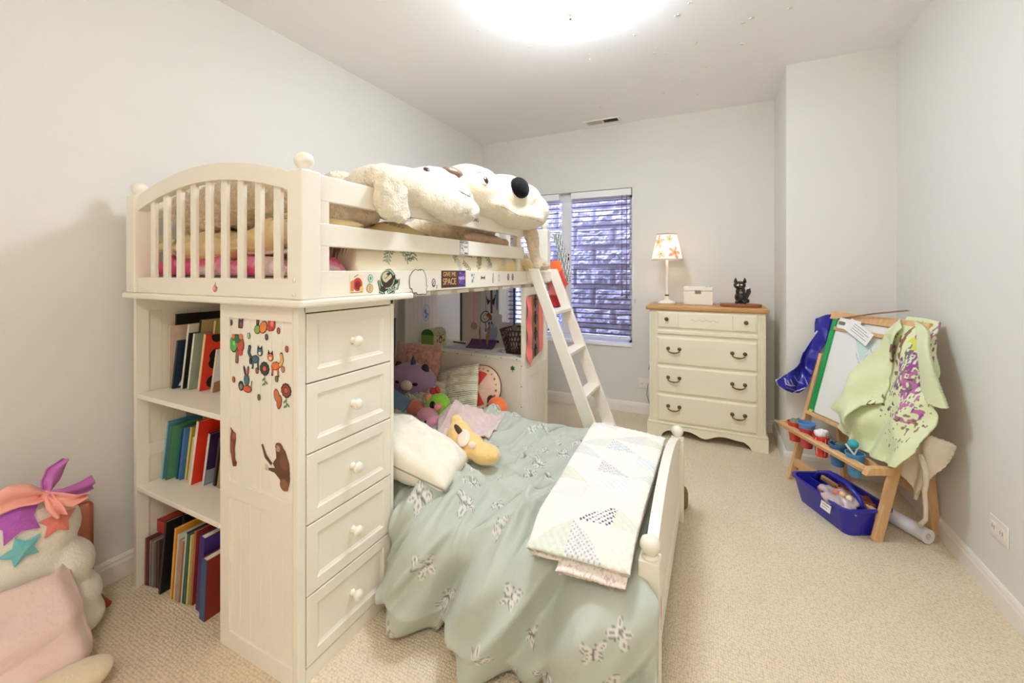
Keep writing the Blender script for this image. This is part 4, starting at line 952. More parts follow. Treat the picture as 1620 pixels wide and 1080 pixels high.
# --- folded patchwork quilt
def patch_cols(A, Bc):
    """patchwork colours at metric coords"""
    s = .112; i = np.floor(A / s).astype(int); j = np.floor(Bc / s).astype(int); fa = A / s - i; fb = Bc / s - j
    cols = [L3(c) for c in ((222, 226, 212), (226, 228, 226), (238, 226, 222), (226, 224, 208), (232, 231, 224), (224, 220, 216))]
    out = np.tile(L3((240, 236, 226)), (A.size, 1)).reshape(A.shape + (3,))
    bow = .10 * np.sin(fa * PI)
    flip = (i + j) % 2 == 0
    tri = np.where(flip, fb < fa + bow - .02, fb < 1 - fa + bow - .02)
    h = (i * 7 + j * 13 + i * j * 3) % 6
    cf = np.stack([np.choose(h, [c[q] for c in cols]) for q in range(3)], -1)
    on = tri & (((i + 2 * j) % 3) != 2)
    out[on] = cf[on]
    dots = on & ((i + j * 2) % 4 == 1) & ((np.sin(A * 420) * np.sin(Bc * 420)) > .45)
    out[dots] = L3((178, 176, 178))
    navy = on & (i == 1) & (j == 1)
    out[navy] = L3((236, 234, 228)); nd = navy & ((np.sin(A * 330 + Bc * 120) * np.sin(Bc * 330)) > .35); out[nd] = L3((60, 62, 84))
    return out
def quilt_layer(name, x0, x1, y0, y1, zoff, thick, parent, pat, seed):
    n, k = 150, 380
    A, Bc = np.meshgrid(np.linspace(0, 1, n), np.linspace(0, 1, k), indexing='ij')
    Xq = x0 + (x1 - x0) * A + .05 * (1 - Bc) * (1 - A) * 0 - .055 * Bc * (1 - A); Yq = y0 + (y1 - y0) * Bc + .02 * A * (1 - Bc) - .06 * A * Bc
    Zq = .392 + zoff + .006 * fbm(A * 4, Bc * 9, seed) * 2 - .045 * sst(1.24, 1.10, Yq) ** 1.0 - .004 * 0
    Zq += .0022 * (np.sin(A * 75) * np.sin(Bc * 205)) * (1 if pat else .4)
    e = np.minimum(np.minimum(A, 1 - A) * (x1 - x0), np.minimum(Bc, 1 - Bc) * (y1 - y0)) / (thick * .8)
    Zq -= thick * .35 * (1 - np.sqrt(1 - (1 - e.clip(0, 1)) ** 2))
    c = patch_cols(A * (x1 - x0), Bc * (y1 - y0)) if pat else np.tile(L3((238, 226, 216)), (n * k, 1)).reshape(n, k, 3)
    if not pat:
        v = vn(A * 60, Bc * 160, 3); c[v > .78] = L3((214, 190, 186))
    return grid(name, np.stack([Xq, Yq, Zq], -1), QM, parent, c, thick, off=-1)
QM = mat('quilted_cotton', (255, 255, 255), .9, .3, 120, attr=True, sheen=.2)
qt = thing('patchwork_quilt', 'pale patchwork quilt with triangle pattern folded across the foot of the bed', 'quilt', (-.36, 1.55, .37))
quilt_layer('top_fold', -.497, -.203, 1.105, 2.06, .058, .030, qt, True, 4)
quilt_layer('lower_fold', -.40, -.212, 1.090, 2.03, .027, .020, qt, False, 6)
quilt_layer('lower_fold', -.485, -.206, 1.12, 2.05, .030, .024, qt, False, 8)
# ---------------------------------------------------------------- pillows and toys on the low bed
PILW = mat('cream_pillow_case', (242, 234, 216), .85, .12, 200, var=.02, vscale=6, sheen=.2)
p = pillow('bed_pillow', (-1.14, 1.350, .472), (.48, .27, .20), PILW, rot=eul(.05, .30, .2), wr=.03, seed=3, power=.42)
tag(p, 'plump cream pillow leaning on the drawer tower', 'pillow')
obj('piping', T([(x, y, z) for x, y, z in [tuple(np.array((-1.14, 1.350, .472)) + np.array(eul(.05, .30, .2)) @ np.array((u * .24 * (1 - .1 * abs(v) ** 2 * (1 - abs(u) ** 2)), v * .135 * (1 - .1 * abs(u) ** 2 * (1 - abs(v) ** 2)), 0))) for u, v in [(-1 + 2 * i / 20, -1) for i in range(21)] + [(1, -1 + 2 * i / 20) for i in range(21)]]], .003, 6), mat('grey_piping', (150, 146, 140), .8), p)
p2 = pillow('bed_pillow', (-1.27, 1.36, .400), (.46, .26, .075), mat('white_pillow_case', (244, 238, 226), .85, .1, 200, sheen=.2), rot=eul(0, .0, .1), wr=.02, seed=6)
tag(p2, 'flat white pillow beneath the plump cream pillow', 'pillow')
def plush(name, label, cat='plush toy', loc=(0, 0, 0)): return thing(name, label, cat, loc)
BLK = mat('black_bead', (12, 12, 14), .15, coat=.5)
# fluffy coral cushion
p = pillow('fluffy_cushion', (-1.80, 2.215, .545), (.36, .34, .12), mat('coral_faux_fur', (226, 166, 146), .95, 1.0, 70, sheen=.6, var=.3, vscale=40), rot=eul(1.32, 0, .05), wr=.03, seed=2)
tag(p, 'fluffy coral cushion leaning on the desk front', 'cushion')
# purple horned plush
t = plush('horned_plush', 'round purple plush with dark horn and cream muzzle', loc=(-1.77, 2.05, .37))
PUR = mat('lilac_plush', (176, 140, 178), .95, .3, 160, sheen=.5)
b = blob('body', [((-1.77, 2.06, .515), (.185, .10, .115)), ((-1.77, 2.06, .44), (.17, .10, .08))], PUR, t, .010, 4, .003, 20, 2)
tv = bvh(b)
blob('muzzle', [((-1.725, 1.962, .515), (.040, .028, .032))], mat('cream_muzzle', (238, 214, 196), .9), t, .006, 2)
obj('horn', lathe([(0, -.02), (.018, -.02), (.016, .02), (.008, .05), (0, .065)], (-1.745, 2.05, .615), 12), mat('slate_horn', (60, 66, 84), .5), t, smooth=True)
for x, s in ((-1.86, -1), (-1.655, 1)): blob('ear', [((x, 2.05, .60), (.028, .018, .034))], mat('dark_plush_ear', (52, 50, 64), .9, .3, 120), t, .006, 2)
for x, z in ((-1.80, .53), (-1.655, .53)): face_disc('eye', tv, (x, 1.93, z), (.018, .010), BLK, t, .4)
face_disc('nose', bvh(t.children[1]), (-1.725, 1.9, .522), (.007, .005), mat('stitch_red', (150, 60, 60), .8), t, .4)
t.location.x += .06
# round cushion with red wedges
t = plush('round_cushion', 'round tan cushion with red wedges and dotted rim', 'cushion', (-1.31, 2.21, .36))
R = eul(1.22, 0, .0)
n = 48
def rc(UV):
    rr = np.hypot(UV[:, 0], UV[:, 1]); aa = np.arctan2(UV[:, 1], UV[:, 0])
    c = np.tile(L3((232, 200, 170)), (len(UV), 1))
    wd = (rr < .72) & (rr > .12) & ((aa / (2 * PI / 7)) % 1 > .18)
    c[wd] = L3((222, 66, 50)); c[wd & (((aa / (2 * PI / 7)).astype(int)) % 2 == 0)] = L3((240, 200, 180))
    dt = (np.abs(rr - .84) < .028) & ((aa * 22 / (2 * PI)) % 1 < .28); c[dt] = L3((110, 80, 64))
    return c
rg, ag = np.meshgrid(np.linspace(0.001, 1, 60), np.linspace(0, 2 * PI, 120, endpoint=False), indexing='ij')
for sgn, nm in ((1, 'front'), (-1, 'back')):
    loc3 = np.stack([rg * np.cos(ag) * .145, rg * np.sin(ag) * .145, sgn * .04 * np.sqrt(1 - rg ** 2)], -1) @ np.array(R).T + np.array((-1.31, 2.225, .472))
    grid(nm, loc3, ATTR_CLOTH, t, rc(np.stack([rg * np.cos(ag), rg * np.sin(ag)], -1).reshape(-1, 2)).reshape(60, 120, 3), closed=True)
obj('piping', T([tuple(np.array((math.cos(a) * .145, math.sin(a) * .145, 0)) @ np.array(R).T + np.array((-1.31, 2.225, .472))) for a in np.linspace(0, 2 * PI, 49)], .004, 6), mat('dark_piping', (96, 60, 50), .8), t)
# striped pillows
def stripes(UV):
    c = np.tile(L3((232, 224, 202)), (len(UV), 1)); c[(UV[:, 1] * 26) % 2 < .7] = L3((148, 142, 116)); return c
p = pillow('striped_pillow', (-1.40, 2.10, .485), (.31, .29, .10), ATTR_CLOTH, rot=eul(1.05, -.28, .0), cols=stripes, wr=.02, seed=4, n=110)
tag(p, 'ticking striped square pillow in front of the round cushion', 'pillow')
p = pillow('striped_pillow', (-1.60, 2.03, .445), (.30, .20, .10), ATTR_CLOTH, rot=eul(.95, .05, .1), cols=stripes, wr=.03, seed=8, n=100)
tag(p, 'smaller ticking striped pillow below the purple plush', 'pillow')
# orange fish plush
t = plush('fish_plush', 'small orange fish plush at the foot of the desk panel', loc=(-1.155, 2.16, .37))
ORG = mat('orange_plush', (228, 108, 40), .9, .3, 140, sheen=.4)
b = blob('body', [((-1.155, 2.16, .415), (.055, .05, .045)), ((-1.13, 2.15, .40), (.045, .045, .035))], ORG, t, .006, 3); tv = bvh(b)
blob('fin', [((-1.20, 2.17, .43), (.03, .012, .035))], mat('dark_fin', (90, 48, 30), .9), t, .006, 2)
face_disc('eye', tv, (-1.155, 2.05, .435), (.014, .014), mat('white_felt', (238, 234, 226), .8), t, .3); face_disc('pupil', tv, (-1.153, 2.04, .436), (.009, .009), BLK, t, .6)
# green plush
t = plush('green_plush', 'bright green round plush with red tuft and pink snout', loc=(-1.38, 1.92, .37))
b = blob('body', [((-1.385, 1.90, .450), (.076, .062, .072))], mat('lime_plush', (142, 208, 56), .95, .5, 120, sheen=.5), t, .007, 3, .004, 40, 3); tv = bvh(b)
face_disc('snout', tv, (-1.33, 1.80, .48), (.022, .020), mat('pink_felt', (238, 150, 150), .8), t, .8)
face_disc('eye', tv, (-1.385, 1.80, .485), (.019, .020), BLK, t, .4)
blob('ear', [((-1.435, 1.875, .495), (.024, .016, .026))], mat('peach_felt', (236, 160, 120), .8), t, .005, 2)
blob('tuft', [((-1.415, 1.90, .53), (.032, .012, .022)), ((-1.39, 1.90, .54), (.018, .01, .022))], mat('red_tulle', (206, 62, 66), .8, .5, 60), t, .005, 1, .008, 60, 2)
# pink plush, bunny, coral shape, tablet
t = plush('pink_plush', 'small pink plush lying behind the cream pillow', loc=(-1.40, 1.80, .37))
b = blob('body', [((-1.40, 1.82, .415), (.060, .055, .048)), ((-1.345, 1.79, .405), (.05, .05, .04))], mat('rose_plush', (222, 150, 172), .95, .3, 140, sheen=.4), t, .007, 3); tv = bvh(b)
face_disc('eye', tv, (-1.36, 1.72, .43), (.007, .008), BLK, t, .6)
t = plush('bunny_plush', 'small beige bunny plush below the purple plush', loc=(-1.68, 1.86, .37))
b = blob('body', [((-1.665, 1.87, .455), (.055, .05, .07)), ((-1.635, 1.85, .50), (.04, .04, .036))], mat('fawn_plush', (196, 164, 140), .95, .4, 140, sheen=.4), t, .007, 3); tv = bvh(b)
for x in (-1.67, -1.64): blob('ear', [((x, 1.87, .555), (.011, .01, .034))], MATS['fawn_plush'], t, .005, 2)
face_disc('eye', tv, (-1.61, 1.78, .505), (.006, .006), BLK, t, .6)
t.location.x -= .075; t.location.z -= .012
t = plush('coral_plush', 'coral plush tail poking out between the pink plush and the bunny', loc=(-1.5, 1.86, .37))
blob('body', [((-1.53, 1.87, .43), (.07, .04, .045)), ((-1.47, 1.85, .41), (.05, .035, .04))], mat('coral_plush', (216, 120, 104), .95, .3, 140, sheen=.4), t, .007, 3)
o = obj('picture_book', B((-.08, .08, -.004, .004, -.06, .06)), mat('steel_blue_cover', (96, 130, 156), .5, var=.3, vscale=20))
o.rotation_euler = (-.6, .55, .25); o.location = (-1.62, 1.80, .47); tag(o, 'blue picture book tilted between the bunny and the cream pillow', 'book')
t = plush('violet_plush', 'violet plush half hidden behind the drawer tower', loc=(-1.75, 1.88, .37))
blob('body', [((-1.76, 1.88, .46), (.06, .05, .08))], mat('violet_plush', (160, 118, 190), .95, .3, 140, sheen=.4), t, .007, 3)
# pink throw
n, k = 110, 90
A, Bc = np.meshgrid(np.linspace(0, 1, n), np.linspace(0, 1, k), indexing='ij')
quad = [np.array(v) for v in ((-1.36, 1.86), (-1.20, 1.64), (-.97, 1.74), (-1.04, 2.02))]
XY = ((1 - A) * (1 - Bc))[..., None] * quad[0] + ((1 - A) * Bc)[..., None] * quad[1] + (A * Bc)[..., None] * quad[2] + (A * (1 - Bc))[..., None] * quad[3]
XY += .02 * np.stack([fbm(A * 3, Bc * 3, 3), fbm(A * 3, Bc * 3, 8)], -1)
pk_ = np.exp(-(((XY[..., 0] + 1.225) / .085) ** 2 + ((XY[..., 1] - 1.865) / .10) ** 2)) * .075
zz = np.vectorize(lambda x, y: bedz(x, y))(XY[..., 0], XY[..., 1]) + .012 + pk_ + .014 * (ridge(A * 4 + Bc, Bc * 3, 4) - .4) * sst(0, .2, A)
zz = np.maximum(zz, .383)
o = grid('pink_throw', np.dstack([XY, zz]), mat('blush_fleece', (232, 206, 200), .95, .5, 120, sheen=.5, var=.1, vscale=30), None, None, .008, off=1)
tag(o, 'small blush pink throw heaped on the sage duvet', 'throw')
# swaddled doll
t = plush('swaddled_doll', 'doll in a yellow hooded swaddle lying on the duvet', 'doll', (-1.0, 1.56, .38))
YEL = mat('butter_plush', (238, 202, 132), .95, .4, 140, sheen=.5)
zb = bedz(-.98, 1.55) + .006
b = blob('swaddle', [((-1.02, 1.555, zb + .085), (.060, .055, .062)), ((-1.05, 1.575, zb + .135), (.028, .028, .032)), ((-.96, 1.535, zb + .058), (.075, .062, .056)), ((-.875, 1.53, zb + .042), (.068, .056, .042))], YEL, t, .007, 4, .004, 30, 3)
tv = bvh(b)
def toward(c, dx=0.0, dz=0.0):
    d_ = Vector((.48, -.72, .50)).normalized(); c = Vector(c) + Vector((dx, 0, dz)); loc, nn, i_, q_ = tv.ray_cast(c + d_ * .4, -d_)
    return (loc if loc else c) + d_ * .003
f = face_disc('face', tv, toward((-.995, 1.545, zb + .075)), (.030, .047), mat('pale_felt_skin', (240, 218, 196), .8), t, .35, 'pale doll face', .7)
f2 = face_disc('hair', tv, toward((-.995, 1.545, zb + .075), -.022, .030), (.012, .034), mat('brown_yarn', (74, 54, 40), .9), t, .5, None, .7)
face_disc('hand', tv, toward((-.945, 1.535, zb + .055)), (.018, .015), MATS['pale_felt_skin'], t, .8)
# purple hanging and pale fluffy garland at the wall
n, k = 40, 60
Yg, Zg = np.meshgrid(np.linspace(1.70, 2.295, n), np.linspace(.40, .915, k), indexing='ij')
Xg = -2.045 + .02 * np.sin(Yg * 40) * sst(.95, .5, Zg) + .012 * fbm(Yg * 8, Zg * 5, 4)
o = grid('purple_hanging', np.stack([Xg, Yg, Zg], -1), mat('plum_felt', (112, 88, 118), .9, .3, 120), None, None, .006)
tag(o, 'plum felt hanging on the wall beside the desk', 'wall hanging')
o = blob('pale_garland', [((-2.035, 2.22, 1.04), (.035, .05, .06)), ((-2.03, 2.25, .97), (.035, .045, .06)), ((-2.035, 2.14, 1.0), (.035, .06, .07)), ((-2.03, 2.265, .915), (.02, .02, .05))], mat('pale_fluff', (232, 220, 200), .95, .8, 60, sheen=.4), None, .009, 2, .02, 30, 5)
tag(o, 'pale fluffy garland above the plum felt hanging', 'garland')

# ---------------------------------------------------------------- things on the desk
t = thing('toy_barn', 'small toy house with green end and arched roof on the desk', 'toy house', (-1.83, 2.47, DZ))
GRN = mat('toy_green', (128, 176, 72), .5); GRN2 = mat('toy_dark_green', (70, 108, 52), .5); CRM = mat('toy_cream', (222, 206, 160), .6)
arc = [(.055 * math.cos(a), .07 + .045 * math.sin(a)) for a in np.linspace(0, PI, 12)]
bl, bw, bdp = (-1.83, 2.47), .055, .07
f_ = lambda u, v, d: (-1.835 + d, 2.43 + u, DZ + .0008 + v)
f_ = lambda u, v, d: (-1.86 + u, 2.42 + d, DZ + .0008 + v)
obj('walls', prism([(-.055, 0), (.055, 0), (.055, .07), (-.055, .07)], f_, .001, .15), CRM, t)
obj('end_wall', prism([(-.054, .0), (.054, .0), (.054, .072), (-.054, .072)], f_, -.004, .0005), GRN, t)
obj('end_gable', prism([(x * .98, z) for x, z in arc], f_, -.0035, .0005), GRN2, t)
obj('roof', prism(arc, f_, .001, .15), mat('toy_roof', (196, 196, 150), .6, var=.3, vscale=60), t)
sticker('door_picture', t, (-1.86 + .0557, 2.50, DZ + .04), (0, 1, 0), (0, 0, 1), .12, .07, [('e', .0, -.004, .022, .028, 0, (96, 58, 40)), ('e', .0, -.01, .012, .014, 0, (226, 206, 180)), ('e', .04, -.016, .012, .012, 0, (160, 120, 80)), ('e', -.04, -.01, .008, .012, 0, (90, 100, 60)), ('l', [(-.05, .026), (.05, .026)], .006, (150, 130, 80))], (222, 206, 160))
def sheet(name, quad, m, label, cat, z=DZ + .001, thick=.0012, cols=None, curl=0.0):
    n = 40; A, Bc = np.meshgrid(np.linspace(0, 1, n), np.linspace(0, 1, n), indexing='ij'); q = [np.array(v, float) for v in quad]
    XY = ((1 - A) * (1 - Bc))[..., None] * q[0] + ((1 - A) * Bc)[..., None] * q[1] + (A * Bc)[..., None] * q[2] + (A * (1 - Bc))[..., None] * q[3]
    Z = z + curl * A ** 2 + .001 * vn(A * 3, Bc * 3, 3)
    o = grid(name, np.dstack([XY, Z]), m, None, cols(A, Bc) if cols else None, thick, off=1); tag(o, label, cat); return o
WP = mat('white_paper', (242, 242, 244), .8); BP = mat('pale_blue_paper', (206, 214, 228), .8); VP = mat('violet_folder', (84, 40, 110), .4)
def drawn(A, Bc):
    P = np.stack([A.ravel(), Bc.ravel()], -1); c, _ = paint(P, [('l', [(.1, .3), (.4, .6), (.7, .35), (.9, .7)], .02, (70, 70, 80)), ('l', [(.15, .15), (.6, .2), (.85, .5)], .015, (90, 90, 100)), ('l', [(.3, .8), (.5, .4)], .015, (80, 80, 90)), ('l', [(.02, .02), (.98, .02), (.98, .98), (.02, .98), (.02, .02)], .012, (120, 120, 130))], (242, 242, 246)); return c.reshape(A.shape + (3,))
sheet('paper_sheet', ((-1.72, 2.40), (-1.47, 2.37), (-1.44, 2.55), (-1.68, 2.57)), BP, 'pale blue paper sheet beside the toy house', 'paper')
sheet('violet_folder', ((-1.56, 2.45), (-1.36, 2.47), (-1.40, 2.62), (-1.60, 2.60)), VP, 'violet folder tilted on the desk', 'folder', DZ + .006, .003, curl=.035)
sheet('line_drawing', ((-1.43, 2.345), (-1.22, 2.33), (-1.14, 2.55), (-1.36, 2.60)), mat('drawing_paper', (255, 255, 255), .8, attr=True), 'white paper with a pencil line drawing on the desk', 'drawing', DZ + .001, .001, drawn)
o = obj('pen', T([(-1.76, 2.60, DZ + .006), (-1.64, 2.58, DZ + .006)], [.004, .0045], 8), DARK); tag(o, 'dark pen lying behind the toy house', 'pen')
# wicker basket
t = thing('wicker_basket', 'dark brown woven wicker basket on the desk', 'basket', (-1.17, 2.48, DZ))
WK = mat('dark_wicker', (58, 38, 32), .5, .3, 60)
def bk(u, v):   # u 0..1 round, v 0..1 height
    a = u * 2 * PI; hw = .058 + .034 * v; r_ = (abs(math.cos(a)) ** 4 + abs(math.sin(a)) ** 4) ** -.25
    return Vector((-1.172 + hw * r_ * math.cos(a), 2.475 + hw * 1.25 * r_ * math.sin(a), DZ + .004 + .15 * v))
for i in range(26):
    for s in (-1, 1):
        bm = T([bk(i / 26 + s * v * .09, v) for v in np.linspace(0, 1, 9)], .0028, 5); obj('cane', bm, WK, t, smooth=True)
for v in (0.0, .55, 1.0): obj('rim', T([bk(u, v) for u in np.linspace(0, 1, 41)], .0055 if v == 1 else .004, 6), WK, t, smooth=True)
obj('base', B((-1.225, -1.119, 2.41, 2.54, DZ + .0005, DZ + .004)), WK, t)
# hanging things: dream catcher and medals
t = thing('dream_catcher', 'brown hoop dream catcher with feathers hanging under the loft bed', 'dream catcher', (-1.40, 2.45, .80))
hc = Vector((-1.395, 2.44, .893)); HR = .036
STR = mat('dark_cord', (50, 42, 44), .8); FEA = mat('brown_feather', (150, 110, 82), .8, var=.3, vscale=60)
obj('hoop', T([hc + Vector((HR * math.cos(a) * .95, HR * math.sin(a) * .3, HR * math.sin(a) * 1.02)) for a in np.linspace(0, 2 * PI, 33)], .0032, 8), STR, t, smooth=True)
for i in range(8):
    a = i * PI / 4; b_ = a + PI * .75
    obj('web_thread', T([hc + Vector((HR * math.cos(a) * .95, HR * math.sin(a) * .3, HR * math.sin(a))), hc + Vector((HR * math.cos(b_) * .95, HR * math.sin(b_) * .3, HR * math.sin(b_)))], .0007, 4), STR, t)
obj('hanging_string', T([hc + Vector((0, .01, HR)), (-1.395, 2.45, 1.10)], .0012, 5), STR, t)
def feather(p, ang, ln, wd):
    p = Vector(p); d = Vector((math.sin(ang), 0, -math.cos(ang))); s = Vector((math.cos(ang), .2, math.sin(ang)))
    bm = bmesh.new(); n = 10; rows = []
    for i in range(n + 1):
        f = i / n; w_ = wd * math.sin(PI * min(1, f * .92 + .08)) ** .7
        c = p + d * ln * f + Vector((0, 0, 0)) + s * (.015 * f * f); rows.append([bm.verts.new(c - s * w_), bm.verts.new(c + Vector((0, -.002, 0))), bm.verts.new(c + s * w_)])
    for a, b in zip(rows, rows[1:]):
        for j in range(2): bm.faces.new((a[j], a[j + 1], b[j + 1], b[j]))
    ob = obj('feather', bm, FEA, t, smooth=True); m_ = ob.modifiers.new('t', 'SOLIDIFY'); m_.thickness = .001
obj('hanging_string', T([hc + Vector((-.034, 0, -.01)), hc + Vector((-.04, 0, -.07))], .001, 5), STR, t); feather(hc + Vector((-.04, 0, -.07)), -.12, .10, .006)
obj('hanging_string', T([hc + Vector((.0, 0, -HR)), hc + Vector((.004, 0, -.085))], .0016, 5), STR, t); feather(hc + Vector((.012, 0, -.11)), -.1, .09, .006)
obj('hanging_string', T([hc + Vector((.034, 0, -.01)), hc + Vector((.036, 0, -.05))], .001, 5), STR, t); feather(hc + Vector((.036, 0, -.05)), -.25, .13, .008)
for z in (-.085, -.095): obj('bead', BALL(hc + Vector((.004, 0, z)), .006, None, 10, 6), mat('red_bead', (130, 40, 50), .3), t, smooth=True)
blob('brown_tassel', [(hc + Vector((.03, -.005, .012)), (.02, .01, .014)), (hc + Vector((.045, -.005, -.004)), (.012, .008, .02))], mat('russet_fur', (128, 74, 52), .9), t, .004, 1, .006, 60, 2)
o = obj('dark_strap', B((-1.372, -1.358, 2.47, 2.474, .915, 1.105)), mat('plum_strap', (84, 70, 96), .7)); tag(o, 'plum strap hanging behind the dream catcher', 'strap')
def medal(x, y, z, m1, m2, w_, label):
    t = thing('medal', label, 'medal', (x, y, z))
    obj('ribbon', prism([(-w_, .0), (w_, 0), (w_ * 1.3, 1.10 - z - .024), (-w_ * 1.3, 1.10 - z - .024)], lambda u, v, d: (x + u, y + d, z + .024 + v), -.001, .001), m1, t)
    obj('ring', T([(x + .006 * math.cos(a), y, z + .024 + .006 * math.sin(a)) for a in np.linspace(0, 2 * PI, 13)], .0012, 5), BRASS, t)
    obj('disc', lathe([(0, .002), (.020, .002), (.022, .0035), (.024, .0025), (.024, -.0025), (0, -.0025)], (x, y, z), 24, 'y'), m2, t, smooth='auto')
    obj('rim', T([(x + .0225 * math.cos(a), y - .002, z + .0225 * math.sin(a)) for a in np.linspace(0, 2 * PI, 25)], .0014, 5), STR, t)
medal(-1.52, 2.50, .818, mat('pink_ribbon', (236, 168, 186), .5), mat('rose_medal', (180, 130, 136), .4), .006, 'rose coloured medal on a pink ribbon')
medal(-1.235, 2.56, .812, mat('blue_ribbon', (44, 98, 160), .5), mat('grey_medal', (150, 146, 140), .4), .007, 'dark grey medal on a blue ribbon')
o = sticker('penguin_drawing', None, (-1.49, DYB - .0215, .77), (1, 0, 0), (0, 0, 1), .13, .19, [('e', .01, -.02, .045, .065, 0, (178, 182, 212)), ('e', -.005, .03, .024, .022, 0, (196, 200, 226)), ('l', [(-.05, -.085), (.06, -.085)], .018, (60, 60, 90)), ('e', -.018, .045, .006, .012, 0, (60, 60, 80)), ('e', .006, .05, .006, .012, 0, (60, 60, 80)), ('l', [(-.045, .05), (-.035, -.01)], .004, (80, 80, 100)), ('l', [(.03, .08), (.03, .02)], .012, (220, 222, 234))], (236, 236, 244))
tag(o, 'lilac bird drawing taped to the back of the desk', 'drawing')
o = sticker('bird_print', None, (-1.495, DYB - .0215, 1.0), (1, 0, 0), (0, 0, 1), .12, .17, [('p', [(-.04, .03), (.045, .03), (.03, -.055), (.0, -.02), (-.026, -.055)], (40, 48, 84)), ('e', .0, .03, .036, .045, 0, (240, 240, 248)), ('p', [(.05, -.085), (.06, -.085), (.06, .085), (.05, .085)], (60, 110, 180))], (232, 232, 242))
tag(o, 'blue and white bird print above the lilac drawing', 'print')
# ================================================================ dresser
dr = thing('dresser', 'ivory four drawer dresser with oak top and brass handles', 'dresser', (-.07, 3.41, 0))
RX0, RX1, RYF, RYB = -.44, .30, 3.215, 3.612
obj('carcass', B((RX0, RX1, RYF, RYB, .10, .918)), IVORY, dr, bevel=.003)
obj('oak_top', B((RX0 - .024, RX1 + .02, RYF - .022, RYB + .002, .919, .950)), OAK, dr, bevel=.009, seg=3)
for x in (RX0 + .003, RX1 - .053):
    for q in range(5): obj('fluting', B((x + .006 + q * .0085, x + .0115 + q * .0085, RYF - .004, RYF + .002, .125, .905)), IVORY, dr, bevel=.0015, seg=1)
# scalloped base
def sc(n=60):
    pts = [(RX0 - .014, .0), (RX0 + .085, 0)]
    for i in range(n + 1):
        f = i / n; x = RX0 + .085 + f * (RX1 - RX0 - .17)
        z = .050 * min(1, (min(f, 1 - f) / .08)) ** .5 - .022 * math.exp(-((f - .5) / .10) ** 2) - .012 * (math.cos((f - .5) * 2 * PI * 2.5) - 1) * .5 * (abs(f - .5) < .4)
        pts.append((x, max(z, .004)))
    return pts + [(RX1 - .085, 0), (RX1 + .014, 0), (RX1 + .014, .088), (RX0 - .014, .088)]
obj('scalloped_apron', prism(sc(), lambda u, v, d: (u, d, v), RYF - .016, RYF + .004), IVORY, dr)
obj('base_moulding', B((RX0 - .014, RX1 + .014, RYF - .016, RYB, .0885, .104)), IVORY, dr, bevel=.005)
obj('side_base', B((RX0 - .014, RX0 + .004, RYF + .005, RYB, 0, .088), (RX1 - .004, RX1 + .014, RYF + .005, RYB, 0, .088)), IVORY, dr)
obj('lip_moulding', B((RX0 + .055, RX1 - .048, RYF - .014, RYF, .748, .771)), IVORY, dr, bevel=.004)
def bail(x, z, par):
    for s in (-1, 1): obj('rosette', lathe([(0, -.012), (.010, -.010), (.013, -.004), (.013, 0), (0, 0)], (x + s * .038, RYF - .0135, z), 12, 'y'), BRASS, par, smooth=True)
    obj('handle', T([(x - .038, RYF - .026, z), (x - .036, RYF - .03, z - .018), (x - .02, RYF - .032, z - .026), (x, RYF - .033, z - .028), (x + .02, RYF - .032, z - .026), (x + .036, RYF - .03, z - .018), (x + .038, RYF - .026, z)], [.0035, .004, .0045, .006, .0045, .004, .0035], 8), BRASS, par, smooth=True)
DL, DRr = RX0 + .057, RX1 - .05
def dfront(z0, z1):
    bm = bmesh.new()
    def ring(b, yy): return [bm.verts.new((DL + b, yy, z0 + b)), bm.verts.new((DRr - b, yy, z0 + b)), bm.verts.new((DRr - b, yy, z1 - b)), bm.verts.new((DL + b, yy, z1 - b))]
    rs_ = [ring(0, RYF + .002), ring(0, RYF - .006), ring(.006, RYF - .009), ring(.010, RYF - .013), ring(.02, RYF - .0135)]
    for a, b in zip(rs_, rs_[1:]):
        for j in range(4): bm.faces.new((a[j], a[(j + 1) % 4], b[(j + 1) % 4], b[j]))
    bm.faces.new(rs_[-1]); bm.faces.new(rs_[0][::-1])
    return obj('drawer', bm, IVORY, dr)
for z0, z1 in ((.113, .305), (.32, .512), (.527, .722)):
    d = dfront(z0, z1)
    for x in (-.27, .14): bail(x, (z0 + z1) / 2 + .018, d)
d = dfront(.788, .908)
for x in (-.318, .184): obj('knob', lathe([(0, -.026), (.011, -.024), (.014, -.018), (.010, -.011), (.007, -.006), (.009, 0), (0, 0)], (x, RYF - .0134, .855), 16, 'y'), BRASS, d, smooth=True)
obj('drawer_split', B((-.242, -.2385, RYF - .0142, RYF - .0134, .80, .896), (.104, .1075, RYF - .0142, RYF - .0134, .80, .896)), mat('ivory_groove', (206, 196, 170), .6), d)
shp = []
for i in range(-9, 10):
    shp += [('e', i * .0095, .004 * math.sin(i * 1.3), .004, .006, .5 * (i % 3 - 1), (222, 196, 172)), ('l', [(i * .0095, 0), (i * .0095 + .005, .012 * (1 if i % 2 else -1) * (1 - abs(i) / 11))], .002, (196, 196, 160))]
sticker('stencil_flowers', d, (-.07, RYF - .0139, .853), (1, 0, 0), (0, 0, 1), .21, .06, shp, label='faint painted flower garland')

